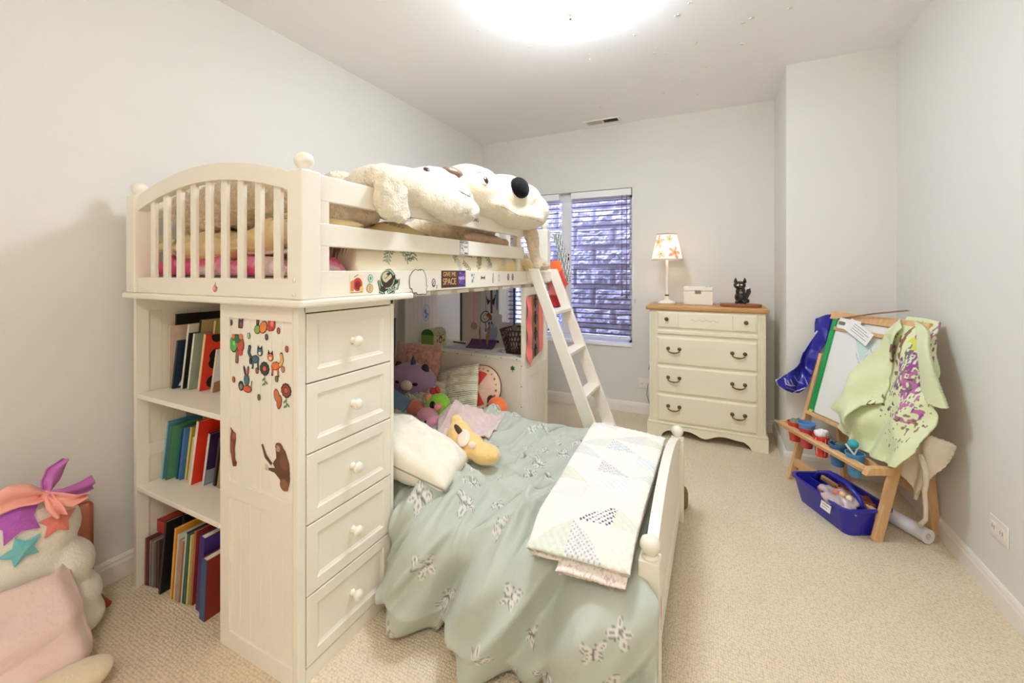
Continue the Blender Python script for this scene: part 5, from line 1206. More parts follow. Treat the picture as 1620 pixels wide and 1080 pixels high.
# table lamp
lp = thing('table_lamp', 'white candlestick table lamp with flower print shade, lit', 'lamp', (-.335, 3.42, .951))
lx0, ly0 = -.338, 3.42
obj('base', lathe([(0, .9505), (.066, .9505), (.066, .958), (.058, .966), (.045, .972), (.02, .979), (.012, .99), (.015, 1.002), (.012, 1.012), (.0105, 1.02)], (lx0, ly0, 0), 28), mat('lamp_white', (240, 234, 222), .35), lp, smooth=True)
obj('pole', lathe([(.0105, 1.018), (.0115, 1.03), (.0105, 1.2), (.012, 1.215), (.0105, 1.228), (.009, 1.30), (0, 1.30)], (lx0, ly0, 0), 20), MATS['lamp_white'], lp, smooth=True)
obj('collar', lathe([(.0115, 1.008), (.0145, 1.012), (.0145, 1.018), (.0115, 1.022)], (lx0, ly0, 0), 20), BRASS, lp, smooth=True)
n, k = 260, 110
Ag, Hg = np.meshgrid(np.linspace(0, 2 * PI, n, endpoint=False), np.linspace(0, 1, k), indexing='ij')
rr = .113 - .043 * Hg
Xl = lx0 + rr * np.cos(Ag); Yl = ly0 + rr * np.sin(Ag); Zl = 1.288 + .2 * Hg
P = np.stack([(Ag.ravel() - 1.5 * PI) * .09, Hg.ravel() * .2], -1)
sh = [('p', [(-1, -.01), (1, -.01), (1, .010), (-1, .010)], (196, 192, 184)), ('p', [(-1, .192), (1, .192), (1, .21), (-1, .21)], (186, 184, 178))]
def flw(cx, cy, r_, c, np_=5, a0=.3):
    o_ = []
    for i in range(np_):
        a = a0 + i * 2 * PI / np_; o_ += [('e', cx + r_ * .6 * math.cos(a), cy + r_ * .6 * math.sin(a), r_ * .5, r_ * .25, a, (150, 130, 110)), ('e', cx + r_ * .6 * math.cos(a), cy + r_ * .6 * math.sin(a), r_ * .44, r_ * .19, a, c)]
    return o_ + [('e', cx, cy, r_ * .18, r_ * .18, 0, (150, 120, 90))]
PC, GC = (240, 172, 142), (190, 196, 170)
for off in (0, .28, -.28):
    sh += flw(-.066 + off, .135, .052, PC, 5, .3) + flw(.03 + off, .155, .03, GC, 6) + flw(-.03 + off, .045, .03, GC, 6) + flw(.062 + off, .055, .046, (226, 146, 122), 5, 1.2) + flw(.002 + off, .10, .009, (150, 150, 140), 4)
col, _ = paint(P, sh, (250, 246, 236))
SHM = bpy.data.materials.new('printed_lampshade'); SHM.use_nodes = True
_n = SHM.node_tree.nodes; _l = SHM.node_tree.links
_a = _n.new('ShaderNodeVertexColor'); _a.layer_name = 'Col'; _d = _n.new('ShaderNodeBsdfDiffuse'); _t = _n.new('ShaderNodeBsdfTranslucent'); _m = _n.new('ShaderNodeMixShader'); _m.inputs[0].default_value = .55
_l.new(_a.outputs[0], _d.inputs[0]); _l.new(_a.outputs[0], _t.inputs[0]); _l.new(_d.outputs[0], _m.inputs[1]); _l.new(_t.outputs[0], _m.inputs[2]); _l.new(_m.outputs[0], _n['Material Output'].inputs[0])
idx = np.roll(np.arange(n), 0)
me_o = grid('lamp_shade', np.stack([Xl, Yl, Zl], -1).transpose(1, 0, 2), SHM, lp, col.reshape(n, k, 3).transpose(1, 0, 2), closed=True)
for z, r_ in ((1.288, .1135), (1.487, .0705)):
    bm = bmesh.new(); tube(bm, [(lx0 + r_ * math.cos(a), ly0 + r_ * math.sin(a), z) for a in np.linspace(0, 2 * PI, 41)], .0035, 6); obj('shade_trim', bm, mat('grey_trim', (188, 184, 176), .8), lp, smooth=True)
bm = BALL((lx0, ly0, 1.36), (.026, .026, .036))
bulb = bpy.data.materials.new('lit_bulb'); bulb.use_nodes = True
_b = bulb.node_tree.nodes['Principled BSDF']; _b.inputs['Emission Color'].default_value = (1, .82, .62, 1); _b.inputs['Emission Strength'].default_value = LAMP_TABLE * 12
obj('bulb', bm, bulb, lp, smooth=True)
# jewellery box
t = thing('jewellery_box', 'small cream jewellery box with metal clasp on the dresser', 'box', (-.115, 3.40, .951))
CB = mat('cream_leatherette', (240, 232, 218), .4)
obj('body', B((-.213, -.017, 3.36, 3.47, .9508, 1.052)), CB, t, bevel=.005)
obj('lid', B((-.214, -.016, 3.359, 3.471, 1.0535, 1.085)), CB, t, bevel=.007, seg=3)
obj('clasp', B((-.137, -.096, 3.355, 3.3595, 1.034, 1.060)), mat('pewter', (150, 138, 126), .3, metal=.8), t, bevel=.002)
for i, x in enumerate((-.17, -.06, -.035)): obj('trinket', BALL((x, 3.40, 1.087), (.008, .008, .004), None, 10, 6), mat('silver_trinket', (190, 186, 184), .3, metal=.6), t, smooth=True)
# plaque and black cat figurine
o = obj('wood_plaque', prism([(-.13, -.02), (-.09, -.055), (0, -.065), (.10, -.05), (.13, -.015), (.13, .03), (.08, .055), (-.08, .055), (-.13, .03)], lambda u, v, d: (.158 + u, 3.345 + v, d), .9508, .972), mat('chestnut_wood', (158, 92, 58), .45, .1, 40, var=.2, vscale=12, stretch=(1, 8, 8)), bevel=.004)
tag(o, 'reddish brown wooden plaque under the black figurine', 'plaque')
t = thing('cat_figurine', 'glossy black sitting cat figurine with folded wings on a plaque', 'figurine', (.162, 3.345, .973))
zf = .9725
b = blob('body', [((.160, 3.345, zf + .045), (.040, .036, .045)), ((.158, 3.337, zf + .085), (.032, .030, .040)), ((.152, 3.328, zf + .130), (.040, .034, .030)), ((.145, 3.318, zf + .125), (.028, .024, .020)), ((.135, 3.318, zf + .012), (.014, .018, .012)), ((.182, 3.318, zf + .012), (.014, .018, .012)), ((.20, 3.35, zf + .02), (.016, .03, .016))], BLACK, t, .004, 2, flat=zf + .0003); tv = bvh(b)
for x in (.127, .184): obj('ear', lathe([(0, -.01), (.012, -.008), (.009, .014), (0, .03)], (x, 3.333, zf + .155), 10), BLACK, t, smooth=True)
for x in (.130, .172): face_disc('eye', tv, (x, 3.25, zf + .138), (.008, .0055), mat('pale_eye', (226, 220, 196), .3), t, .4)
obj('wing', prism([(0, 0), (.022, .05), (.016, .085), (-.008, .07), (-.012, .03)], lambda u, v, d: (.202 + u, 3.355 + d, zf + .03 + v), -.004, .004), BLACK, t, bevel=.002)
face_disc('highlight_patch', tv, (.158, 3.25, zf + .075), (.012, .008), mat('grey_highlight', (120, 120, 124), .2), t, .3)  # painted highlight: paler disc on the black chest
# stray thing behind the footboard
o = blob('olive_slipper', [((-.150, 2.28, .05), (.026, .06, .05)), ((-.145, 2.25, .08), (.024, .035, .045))], mat('olive_felt', (128, 112, 72), .9, .4, 60), None, .007, 2, .01, 30, 3, flat=.002)
tag(o, 'olive cloth slipper on the carpet beside the footboard post', 'slipper')

# ================================================================ easel (local axes: x = along its width from the wall-side leg, y = towards its back)
EO = (.64, 2.377, 0); ER = math.atan2(.89, -.455)
es = thing('easel', 'wooden childrens easel with whiteboard, cup tray and green board edge', 'easel', EO, ER, local=True)
# local frame: +x -> (-.455,.89) ; +y -> (-.89,-.455)  => towards the back is -y
def el(u, d, z): return (u, -d, z)
W_ = .554
def fl(z): return .258 * z / .951          # front frame depth at height z
for u in (.0, W_):
    bm = bmesh.new(); beam(bm, el(u, fl(.0) + .004, 0.0), el(u, fl(.72), .72), .022, .042, up=(0, 1, 0)); obj('front_leg', bm, PINE, es, bevel=.003)
    bm = bmesh.new(); beam(bm, el(u + (.03 if u == 0 else -.03), .305, 0.0), el(u + (.03 if u == 0 else -.03), .215, .755), .022, .042, up=(0, 1, 0)); obj('rear_leg', bm, PINE, es, bevel=.003)
for d0, z0, nm in ((fl(.1) + .0, .10, 'front_stretcher'),): obj(nm, B((0, W_, -d0 - .012, -d0 + .012, z0 - .02, z0 + .02)), PINE, es, bevel=.002)
obj('rear_stretcher', B((.03, W_ - .03, -.305, -.28, .15, .19)), PINE, es, bevel=.002)
# board leaning with the front frame
tl = math.atan2(.258, .951)
def bp(u, s, o_=0.0):   # point on the board: u across, s up along the slope, o_ out of the board
    return el(u, fl(0) + s * math.sin(tl) - o_ * math.cos(tl), s * math.cos(tl) + o_ * math.sin(tl))
def slab(u0, u1, s0, s1, o0, o1):
    bm = bmesh.new(); v = [bm.verts.new(bp(u, s, o_)) for o_ in (o0, o1) for s in (s0, s1) for u in (u0, u1)]
    for f in ((0, 1, 3, 2), (4, 6, 7, 5), (0, 4, 5, 1), (2, 3, 7, 6), (0, 2, 6, 4), (1, 5, 7, 3)): bm.faces.new([v[i] for i in f])
    return bm
ub0, ub1 = .018, W_ - .018
# whiteboard with faint doodle
n, k = 120, 120
Ag, Bg = np.meshgrid(np.linspace(ub0, ub1 - .03, n), np.linspace(.415, .955, k), indexing='ij')
Pb = np.array([[bp(a, b_, .006) for a, b_ in zip(ra, rb)] for ra, rb in zip(Ag, Bg)])
P = np.stack([Ag.ravel(), Bg.ravel()], -1)
col, _ = paint(P, [('p', [(.37, .88), (.25, .87), (.30, .75)], (206, 232, 226)), ('l', [(.26, .83), (.22, .78)], .004, (170, 190, 196)), ('l', [(.34, .80), (.30, .74), (.27, .80)], .004, (180, 190, 200))], (240, 240, 238))
obj('board_back', slab(ub0, ub1, .41, .985, -.008, .002), PINE, es)
grid('whiteboard', Pb, mat('whiteboard_gloss', (255, 255, 255), .25, attr=True), es, col.reshape(n, k, 3), .003)
obj('green_edge', slab(ub1 - .03, ub1, .41, .985, .003, .016), mat('green_plastic', (20, 152, 76), .35), es, bevel=.002)
obj('board_clip', slab(ub1 - .034, ub1 - .012, .40, .425, .016, .022), mat('lime_clip', (206, 214, 110), .4), es)
obj('top_rail', slab(-.005, W_ + .005, .955, 1.0, .003, .020), PINE, es, bevel=.003)
obj('paper_bar', slab(ub0, ub1 - .03, .895, .915, .010, .022), PINE, es, bevel=.002)
obj('bottom_ledge', slab(ub0, ub1, .392, .412, -.008, .03), PINE, es, bevel=.002)
# tray with cups
tz = .318
tray = obj('tray', B((.005, W_ + .01, .030, .062, tz - .014, tz + .012)), PINE, es, bevel=.004)
obj('tray_bar', B((.005, W_, -.045, -.028, tz - .010, tz + .010)), PINE, es, bevel=.003)
obj('tray_arm', prism([(-.05, -.014), (.072, -.014), (.052, .02), (-.05, .02)], lambda u, v, d: (d, u, tz + v), -.034, -.006), PINE, es, bevel=.003)
obj('tray_arm', prism([(-.06, -.010), (.05, -.010), (.05, .012), (-.06, .012)], lambda u, v, d: (d, u, tz + v), W_ + .012, W_ + .03), PINE, es, bevel=.003)
obj('tray_rod', T([(-.01, .06, tz + .004), (W_ + .04, .06, tz + .004)], .008, 10), PINE, es, smooth=True)
obj('leg_screw', BALL((-.0, -.012 - .06, .285), .005, None, 8, 6), BRASS, es); obj('leg_screw', BALL((-.0, -.006 - .01, .07), .005, None, 8, 6), BRASS, es)
def place(t):  # parent-less thing in easel axes
    t.location = EO; t.rotation_euler = (0, 0, ER); return t
def eworld(u, d, z):
    return (EO[0] - .455 * u + .89 * d, EO[1] + .89 * u + .455 * d, z)
CUPS = [(.497, (206, 62, 46), 'translucent red paint cup with a mossy sponge on the easel tray', 1), (.405, (196, 60, 66), 'red paint cup with a blue cup nested inside', 2), (.30, (214, 44, 36), 'bright red paint cup with white stripe and brushes', 3), (.195, (48, 104, 160), 'dark blue paint cup holding a brush', 4), (.095, (66, 140, 190), 'sky blue paint cup holding a teal brush', 5)]
for u, c, lbl, kd in CUPS:
    t = thing('paint_cup', lbl, 'cup', eworld(u, -.012, .245), local=True, group='cups in the easel tray')
    m_ = mat('cup_%d_plastic' % kd, c, .25, coat=.3)
    obj('cup', lathe([(0, 0), (.026, 0), (.036, .10), (.039, .10), (.039, .106), (.034, .106), (.024, .006), (0, .006)], (0, 0, 0), 24), m_, t, smooth='auto')
    if kd == 1: blob('sponge', [((0, 0, .10), (.028, .028, .02)), ((.01, .005, .115), (.02, .02, .012))], mat('mossy_sponge', (140, 150, 118), .9, .8, 90, var=.4, vscale=60), t, .006, 1, .01, 60, 2)
    if kd == 2: obj('nested_cup', lathe([(0, .06), (.026, .06), (.040, .128), (.043, .128), (.043, .134), (.038, .134), (.026, .07), (0, .07)], (0, 0, 0), 24), mat('blue_cup', (92, 142, 204), .25, coat=.3), t, smooth='auto')
    if kd == 3:
        obj('stripe', lathe([(.0275, .01), (.0368, .1), (.0373, .1), (.028, .01)], (0, 0, 0), 5), mat('white_stripe', (240, 236, 230), .4), t)
        blob('crumpled_tissue', [((0, 0, .115), (.03, .026, .02)), ((.012, -.01, .13), (.02, .016, .014))], mat('tissue_white', (236, 232, 234), .8, .6, 50), t, .006, 1, .012, 50, 4)
    if kd >= 4:
        obj('paint', lathe([(0, .085), (.0335, .085)], (0, 0, 0), 20), mat('paint_%d' % kd, (50, 90, 110), .2), t)
        obj('brush', T([(.0, .0, .09), (-.03, .02, .135)], [.004, .005], 8), mat('brush_%d' % kd, (80, 90, 100) if kd == 4 else (230, 228, 226), .4), t)
        if kd == 5:
            obj('brush', T([(.0, .01, .09), (.02, .015, .14)], [.004, .004], 8), MATS['brush_5'], t)
            obj('brush_knob', BALL((-.004, .01, .142), (.022, .022, .02), None, 14, 10), mat('teal_sponge', (56, 164, 176), .8), t, smooth=True)
        else: obj('bottle_cap', BALL((.01, -.01, .105), (.024, .02, .014), None, 14, 8), mat('dark_green_lid', (70, 96, 90), .4), t, smooth=True)
# papers clipped to the top, stick
for i, (u, s, a, lbl) in enumerate(((.40, .935, -.05, 'small white paper tucked under the easel bar'), (.325, .905, -.42, 'white printed form clipped at the top of the easel'))):
    w2, h2 = (.07, .03) if i == 0 else (.085, .036)
    n, k = 60, 30
    Ag, Bg = np.meshgrid(np.linspace(-w2, w2, n), np.linspace(-h2, h2, k), indexing='ij')
    ca, sa = math.cos(a), math.sin(a)
    Pw = np.array([[eworld(u - (x * ca - y * sa), fl(0) + (s + x * sa + y * ca) * math.sin(tl) - (.028 + i * .004 + .3 * x * x) * math.cos(tl), (s + x * sa + y * ca) * math.cos(tl) + (.026 + i * .004) * math.sin(tl)) for x, y in zip(ra, rb)] for ra, rb in zip(Ag, Bg)])
    P = np.stack([Ag.ravel(), Bg.ravel()], -1)
    shp = [('l', [(-w2 * .6, h2 * (.6 - .35 * q)), (w2 * (.5 + .3 * (q % 2)), h2 * (.6 - .35 * q))], .003, (110, 110, 116)) for q in range(4)] if i else [('l', [(-w2 * .9, 0), (-w2 * .5, 0)], .02, (120, 116, 100))]
    col, _ = paint(P, shp, (240, 238, 238))
    o = grid('paper_form', Pw, mat('form_paper', (255, 255, 255), .8, attr=True), None, col.reshape(n, k, 3), .0012); tag(o, lbl, 'paper')
o = obj('wooden_stick', T([eworld(.50, .235, .93), eworld(.25, .215, .985), eworld(.06, .21, 1.02)], .004, 8), mat('dark_stick', (150, 116, 88), .6), smooth=True); tag(o, 'thin wooden stick laid across the top of the easel', 'stick')

# --- green paint smock draped over the easel corner
GS = mat('smock_cotton', (255, 255, 255), .85, .15, 220, attr=True, sheen=.15)
smock = thing('paint_smock', 'lime green smock splattered with purple paint draped over the easel', 'smock', eworld(0, .02, .38), local=True)
sl = Vector(eworld(0, .02, .38))
def smock_panel(name, outline, dfun, n, k, seed, splat, thick=.006, base=(218, 226, 182)):
    us = [p[0] for p in outline]; zs = [p[1] for p in outline]
    Ag, Zg = np.meshgrid(np.linspace(min(us), max(us), n), np.linspace(min(zs), max(zs), k), indexing='ij')
    D = dfun(Ag, Zg)
    X = EO[0] - .455 * Ag + .89 * D - sl.x; Y = EO[1] + .89 * Ag + .455 * D - sl.y; Z = Zg - sl.z
    P = np.stack([Ag.ravel(), Zg.ravel()], -1)
    col = np.tile(L3(base), (len(P), 1)) * (1 + .12 * fbm(P[:, 0] * 9, P[:, 1] * 9, seed)[:, None])
    for (c0, c1, th, cl, fr) in splat:
        reg = (((P[:, 0] - c0[0]) / c1[0]) ** 2 + ((P[:, 1] - c0[1]) / c1[1]) ** 2 < 1) & (vn(P[:, 0] * fr, P[:, 1] * fr * .6, seed + int(th * 100)) > th)
        col[reg] = L3(cl)
    return grid(name, np.stack([X, Y, Z], -1), GS, smock, col.reshape(n, k, 3), thick, keep=p_poly(P, outline).reshape(n, k), off=0)
front = lambda z: .258 * z / .951
def d_main(u, z):
    f = -.040 + front(z) - .055 * sst(.9, .45, z)
    g = sst(.97, .72, z)
    f = f - .026 * np.sin((u + (.9 - z) * .30) * 26 + .8) * g - .012 * np.sin((u - (.9 - z) * .5) * 47) * g - .035 * fbm(u * 7, z * 5, 3) - .03 * (ridge((u + (.9 - z) * .35) * 9, z * 2.2, 5) ** 4) * g
    return f + .06 * sst(.90, .985, z) + .055 * sst(.0, .08, u) * sst(.52, .40, z)
pur, pink, mud, yel = (150, 66, 150), (186, 110, 160), (140, 96, 72), (214, 214, 90)
smock_panel('smock_body', [(.135, .985), (.05, .985), (-.02, .975), (-.075, .90), (-.10, .80), (-.125, .68), (-.175, .575), (-.165, .46), (-.13, .385), (-.03, .360), (.08, .355), (.17, .355), (.26, .372), (.290, .398), (.265, .47), (.235, .56), (.20, .66), (.17, .77), (.15, .88)], d_main, 230, 280, 5,
            [((-.035, .80), (.050, .16), .60, pur, 110), ((-.02, .78), (.05, .12), .64, (120, 110, 120), 150), ((-.06, .70), (.05, .09), .60, pink, 120), ((.03, .735), (.014, .075), .30, pur, 70), ((-.085, .715), (.018, .04), .35, pur, 70), ((-.10, .60), (.05, .04), .62, pink, 80), ((-.115, .61), (.012, .035), .3, pur, 70), ((.0, .875), (.03, .03), .5, yel, 40), ((.06, .83), (.022, .15), .62, mud, 90), ((-.05, .6), (.11, .18), .86, (150, 120, 110), 130), ((-.1, .52), (.06, .06), .84, mud, 120), ((-.02, .93), (.04, .05), .60, pink, 110), ((.09, .86), (.025, .05), .68, pink, 110), ((-.03, .66), (.09, .12), .88, (90, 80, 86), 120)])
def d_lap(u, z): return d_main(u, z) - .026 - .018 * np.sin((u + (.9 - z) * .45) * 30) - .03 * sst(.62, .52, z)
smock_panel('smock_lapel', [(.14, .975), (.07, .94), (.055, .84), (.085, .70), (.040, .60), (.095, .57), (.115, .475), (.19, .50), (.235, .515), (.225, .60), (.19, .72), (.165, .85)], d_lap, 110, 180, 9, [((.072, .82), (.020, .08), .62, mud, 100), ((.09, .84), (.02, .04), .6, pink, 110), ((.07, .6), (.03, .03), .7, mud, 110)])
def d_slv(u, z): return .15 + .022 * np.sin((u + .1) * 25) + .01 * fbm(u * 8, z * 6, 4) + .03 * sst(.85, .97, z) - .03
smock_panel('smock_sleeve', [(-.01, .985), (-.07, .95), (-.13, .86), (-.18, .74), (-.205, .655), (-.185, .648), (-.12, .655), (-.09, .70), (-.06, .85), (-.02, .95)], d_slv, 70, 120, 12, [], .02)
# --- blue vinyl apron on the other corner
n, k = 120, 170
outl = [(.627, .963), (.575, .945), (.526, .92), (.523, .87), (.526, .817), (.507, .787), (.47, .723), (.441, .632), (.40, .60), (.366, .571), (.327, .535), (.34, .502), (.412, .464), (.45, .469), (.492, .535), (.52, .625), (.538, .691), (.575, .777), (.615, .891), (.645, .948)]
Ag, Zg = np.meshgrid(np.linspace(.32, .65, n), np.linspace(.46, .97, k), indexing='ij')
Yg = 3.005 - .018 * np.sin(Ag * 55 - Zg * 14) - .05 * (fbm(Ag * 9, Zg * 7, 6) + .12) - .025 * sst(.62, .5, Zg) - .02 * ridge(Ag * 9 + Zg * 7, Zg * 4, 3) ** 3
Yg = np.minimum(Yg, 3.045) - .04 * sst(.60, .66, Ag)
P = np.stack([Ag.ravel(), Zg.ravel()], -1); kp = p_poly(P, outl)
wt = (226, 224, 240)
col, _ = paint(P, [('l', [(.575, .945), (.526, .92), (.523, .87), (.526, .817), (.507, .787), (.47, .723)], .006, wt), ('l', [(.366, .571), (.327, .535), (.34, .502), (.412, .464)], .009, wt), ('l', [(.412, .464), (.45, .49), (.478, .515)], .004, wt), ('l', [(.375, .555), (.38, .525), (.425, .515)], .006, (190, 196, 230)), ('l', [(.385, .55), (.40, .515)], .004, (190, 196, 230)), ('l', [(.40, .555), (.415, .52)], .004, (190, 196, 230)), ('l', [(.51, .80), (.54, .845)], .008, (214, 214, 236)), ('l', [(.42, .575), (.44, .54), (.47, .53)], .003, (170, 180, 226)), ('l', [(.478, .57), (.488, .53)], .003, (190, 200, 230)), ('l', [(.385, .505), (.425, .485)], .003, (170, 180, 226))], (34, 36, 148))
o = grid('vinyl_apron', np.stack([Ag, Yg, Zg], -1), mat('blue_vinyl', (255, 255, 255), .28, attr=True, coat=.3), None, col.reshape(n, k, 3), .004, keep=kp.reshape(n, k))
tag(o, 'royal blue vinyl apron with white trim hanging off the easel corner', 'apron')
# --- cream tote bag behind the smock
n, k = 90, 90
bagm = mat('cream_canvas', (232, 220, 202), .9, .3, 160, var=.08, vscale=12)
outl = [(.03, .43), (-.06, .46), (-.13, .52), (-.192, .50), (-.16, .42), (-.12, .35), (-.085, .27), (-.045, .205), (-.02, .225), (.015, .28), (.03, .34)]
Ag, Zg = np.meshgrid(np.linspace(-.195, .035, n), np.linspace(.20, .53, k), indexing='ij')
Dg = .14 + .02 * np.sin(Ag * 55 + Zg * 10) + .02 * fbm(Ag * 9, Zg * 7, 2)
P = np.stack([Ag.ravel(), Zg.ravel()], -1)
t = thing('canvas_bag', 'crumpled cream canvas bag hanging below the green smock', 'bag', eworld(0, .12, .2), local=True)
tlv = Vector(eworld(0, .12, .2))
grid('bag_body', np.stack([EO[0] - .455 * Ag + .89 * Dg - tlv.x, EO[1] + .89 * Ag + .455 * Dg - tlv.y, Zg - tlv.z], -1), bagm, t, None, .012, keep=p_poly(P, outl).reshape(n, k))
bm = bmesh.new(); pts = [Vector(eworld(u, d_, z)) - tlv for u, d_, z in ((-.10, .10, .43), (-.125, .10, .37), (-.115, .11, .31), (-.10, .12, .27), (-.10, .125, .21), (-.095, .13, .15), (-.07, .13, .11))]
tube(bm, pts, [.010, .012, .010, .009, .009, .008, .009], 6); obj('strap', bm, bagm, t, smooth=True)
# --- blue art caddy on the floor
cd_u, cd_d = .19, -.015
t = thing('art_caddy', 'royal blue plastic art caddy with handle under the easel', 'caddy', eworld(cd_u, cd_d, 0), ER, local=True)
BL_ = mat('royal_blue_plastic', (38, 38, 158), .32, coat=.2)
def rrect(hx, hy, r, z, bm, n=5):
    out = []
    for (sx, sy, a0) in ((1, 1, 0), (-1, 1, PI / 2), (-1, -1, PI), (1, -1, 1.5 * PI)):
        for i in range(n + 1):
            a = a0 + i * PI / 2 / n; out.append(bm.verts.new((sx * (hx - r) + r * math.cos(a), sy * (hy - r) + r * math.sin(a), z)))
    return out
bm = bmesh.new(); RR = [rrect(.155, .085, .03, .001, bm), rrect(.175, .110, .035, .118, bm), rrect(.186, .121, .04, .120, bm), rrect(.186, .121, .04, .130, bm), rrect(.172, .107, .035, .130, bm), rrect(.150, .082, .03, .008, bm)]
for a, b in zip(RR, RR[1:]):
    m2 = len(a)
    for j in range(m2): bm.faces.new((a[j], a[(j + 1) % m2], b[(j + 1) % m2], b[j]))
bm.faces.new(RR[-1]); bm.faces.new(RR[0][::-1])
obj('tub', bm, BL_, t, smooth='auto')
obj('divider', B((-.165, .165, -.022, -.014, .008, .112), (-.165, .165, .014, .022, .008, .112)), BL_, t, bevel=.002)
obj('carry_handle', T([(-.14, 0, .11), (-.12, 0, .155), (-.05, 0, .185), (.05, 0, .185), (.12, 0, .155), (.14, 0, .11)], [.014, .012, .012, .012, .012, .014], 10), BL_, t, smooth=True)
sticker('label_sticker', t, (-.07, .1165, .085), (-1, 0, 0), (0, -.2, .98), .06, .035, [('l', [(-.02, .006), (.02, .006)], .003, (110, 110, 120)), ('l', [(-.02, -.006), (.01, -.006)], .003, (110, 110, 120))], (234, 232, 236), label='white paper label')
random.seed(5)
MK = [(200, 60, 60), (235, 190, 60), (60, 130, 80), (240, 236, 230), (60, 60, 70), (190, 120, 80), (150, 60, 50), (230, 226, 220)]
cw = Vector(eworld(cd_u, cd_d, 0))
def cwl(x, y, z):  # caddy local -> world
    c, s = math.cos(ER), math.sin(ER); return (cw.x + x * c - y * s, cw.y + x * s + y * c, z)
names = ['white', 'yellow', 'green', 'ivory', 'charcoal', 'tan', 'rust', 'cream']
names = ['red', 'yellow', 'green', 'ivory', 'charcoal', 'tan', 'rust', 'cream']
for i in range(8):
    x = -.02 + random.uniform(-.02, .12); y = (.055 if i < 6 else -.055) + random.uniform(-.014, .014); a = random.uniform(-.5, .5)
    p0 = cwl(x - .045 * math.cos(a), y - .03 * math.sin(a), .045 + .006 * i * .5); p1 = cwl(x + .045 * math.cos(a), y + .03 * math.sin(a), .075 + .006 * i * .5)
    o = obj('marker', T([p0, p1], .006, 8), mat('marker_%d' % (i % 8), MK[i % 8], .4), smooth='auto'); tag(o, names[i] + ' marker lying in the blue art caddy', 'marker', 'markers in the art caddy')
o = blob('craft_scraps', [(cwl(-.06, -.06, .10), (.05, .03, .03)), (cwl(.03, -.065, .10), (.05, .028, .03)), (cwl(-.11, -.055, .10), (.03, .03, .03))], mat('russet_scraps', (150, 78, 58), .8, .8, 60, var=.6, vscale=50), None, .006, 1, .02, 60, 3); tag(o, 'russet craft scraps heaped in the back of the caddy', 'craft scraps')
o = blob('plastic_bag', [(cwl(-.085, .055, .125), (.075, .055, .028)), (cwl(-.02, .045, .135), (.06, .03, .016)), (cwl(-.13, .06, .115), (.03, .05, .03))], mat('clear_plastic_bag', (232, 214, 214), .2, .6, 30, var=.25, vscale=25, trans=.35), None, .006, 1, .014, 40, 6); tag(o, 'crumpled clear plastic bag on top of the art caddy', 'plastic bag')
for i, (x, y, c) in enumerate(((-.10, .06, (226, 190, 130)), (-.075, .07, (214, 120, 110)), (-.12, .045, (236, 214, 190)))):
    o = obj('wooden_bead', BALL(cwl(x, y, .158 - .004 * i), .014, None, 12, 8), mat('bead_%d' % i, c, .5), smooth=True); tag(o, ('golden', 'pink', 'ivory')[i] + ' craft bead on the plastic bag', 'bead')
# --- paper roll on the floor
t = thing('paper_roll', 'white roll of easel paper lying on the carpet under the easel', 'paper roll', eworld(.08, .20, 0), local=True)
v0 = Vector(eworld(.08, .20, 0)); rr_ = .032
pr = [(.014, -.11), (.032, -.11), (.032, .11), (.014, .11), (.014, -.11)]
bm = lathe(pr, (0, 0, 0), 28, 'x'); bmesh.ops.rotate(bm, verts=bm.verts, cent=(0, 0, 0), matrix=Matrix.Rotation(ER + .1, 3, 'Z')); bmesh.ops.translate(bm, verts=bm.verts, vec=(0, 0, .0335))
obj('paper', bm, mat('roll_paper', (238, 236, 240), .7), t, smooth='auto')
# ================================================================ books
def book(x, y, z, th, ht, dp, lean, cover, spine, label, pattern=None, group=None, page=(232, 224, 206)):
    """spine faces the camera side (-y); x,y,z = lower front left corner; lean about y (towards +x)"""
    t = thing('book', label, 'book', (x, y, z), group=group, local=True)
    t.rotation_euler = (0, lean, 0)
    cm = mat('cover_%d_%d_%d' % cover, cover, .45, var=.12, vscale=25)
    smt = mat('cover_%d_%d_%d' % spine, spine, .45, var=.12, vscale=25)
    c = min(.0022, th * .2)
    obj('cover', B((0, c, 0, dp, 0, ht), (th - c, th, 0, dp, 0, ht)), cm, t)
    obj('spine', B((0, th, -.0012, .001, 0, ht)), smt, t)
    obj('pages', B((c, th - c, .0012, dp - .004, .003, ht - .004)), mat('pages_%d_%d_%d' % page, page, .8), t)
    if pattern: sticker('cover_print', t, (th + .0004, dp / 2, ht / 2), (0, 1, 0), (0, 0, 1), dp * .98, ht * .98, pattern(dp, ht), None, .002)
    return t
S1, S2 = .7358, .3858
dots = lambda d, h: [('e', -.3 * d + .3 * d * (i % 3), -.36 * h + .24 * h * (i // 3) + .1 * h * (i % 2), .022, .026, 0, (24, 20, 20)) for i in range(12)]
leafy = lambda d, h: [('p', [(.06, -.05), (.02, -.02), (.05, .0), (.015, .02), (.06, .05), (.07, 0)], (30, 26, 26)), ('e', .06, -.02, .03, .04, 0, (150, 40, 44))]
label_ = lambda d, h: [('p', [(-.4 * d, -.46 * h), (-.02 * d, -.46 * h), (-.02 * d, -.26 * h), (-.3 * d, -.26 * h)], (226, 218, 200)), ('e', -.1 * d, -.36 * h, .012, .014, 0, (90, 80, 60))]
wood = lambda d, h: [('p', [(-.5 * d, -.5 * h), (.5 * d, -.5 * h), (.5 * d, -.2 * h), (.1 * d, -.1 * h), (-.5 * d, -.25 * h)], (150, 110, 76)), ('e', -.1 * d, -.2 * h, .02, .014, 0, (240, 232, 224)), ('e', .1 * d, -.22 * h, .02, .014, 0, (240, 232, 224))]
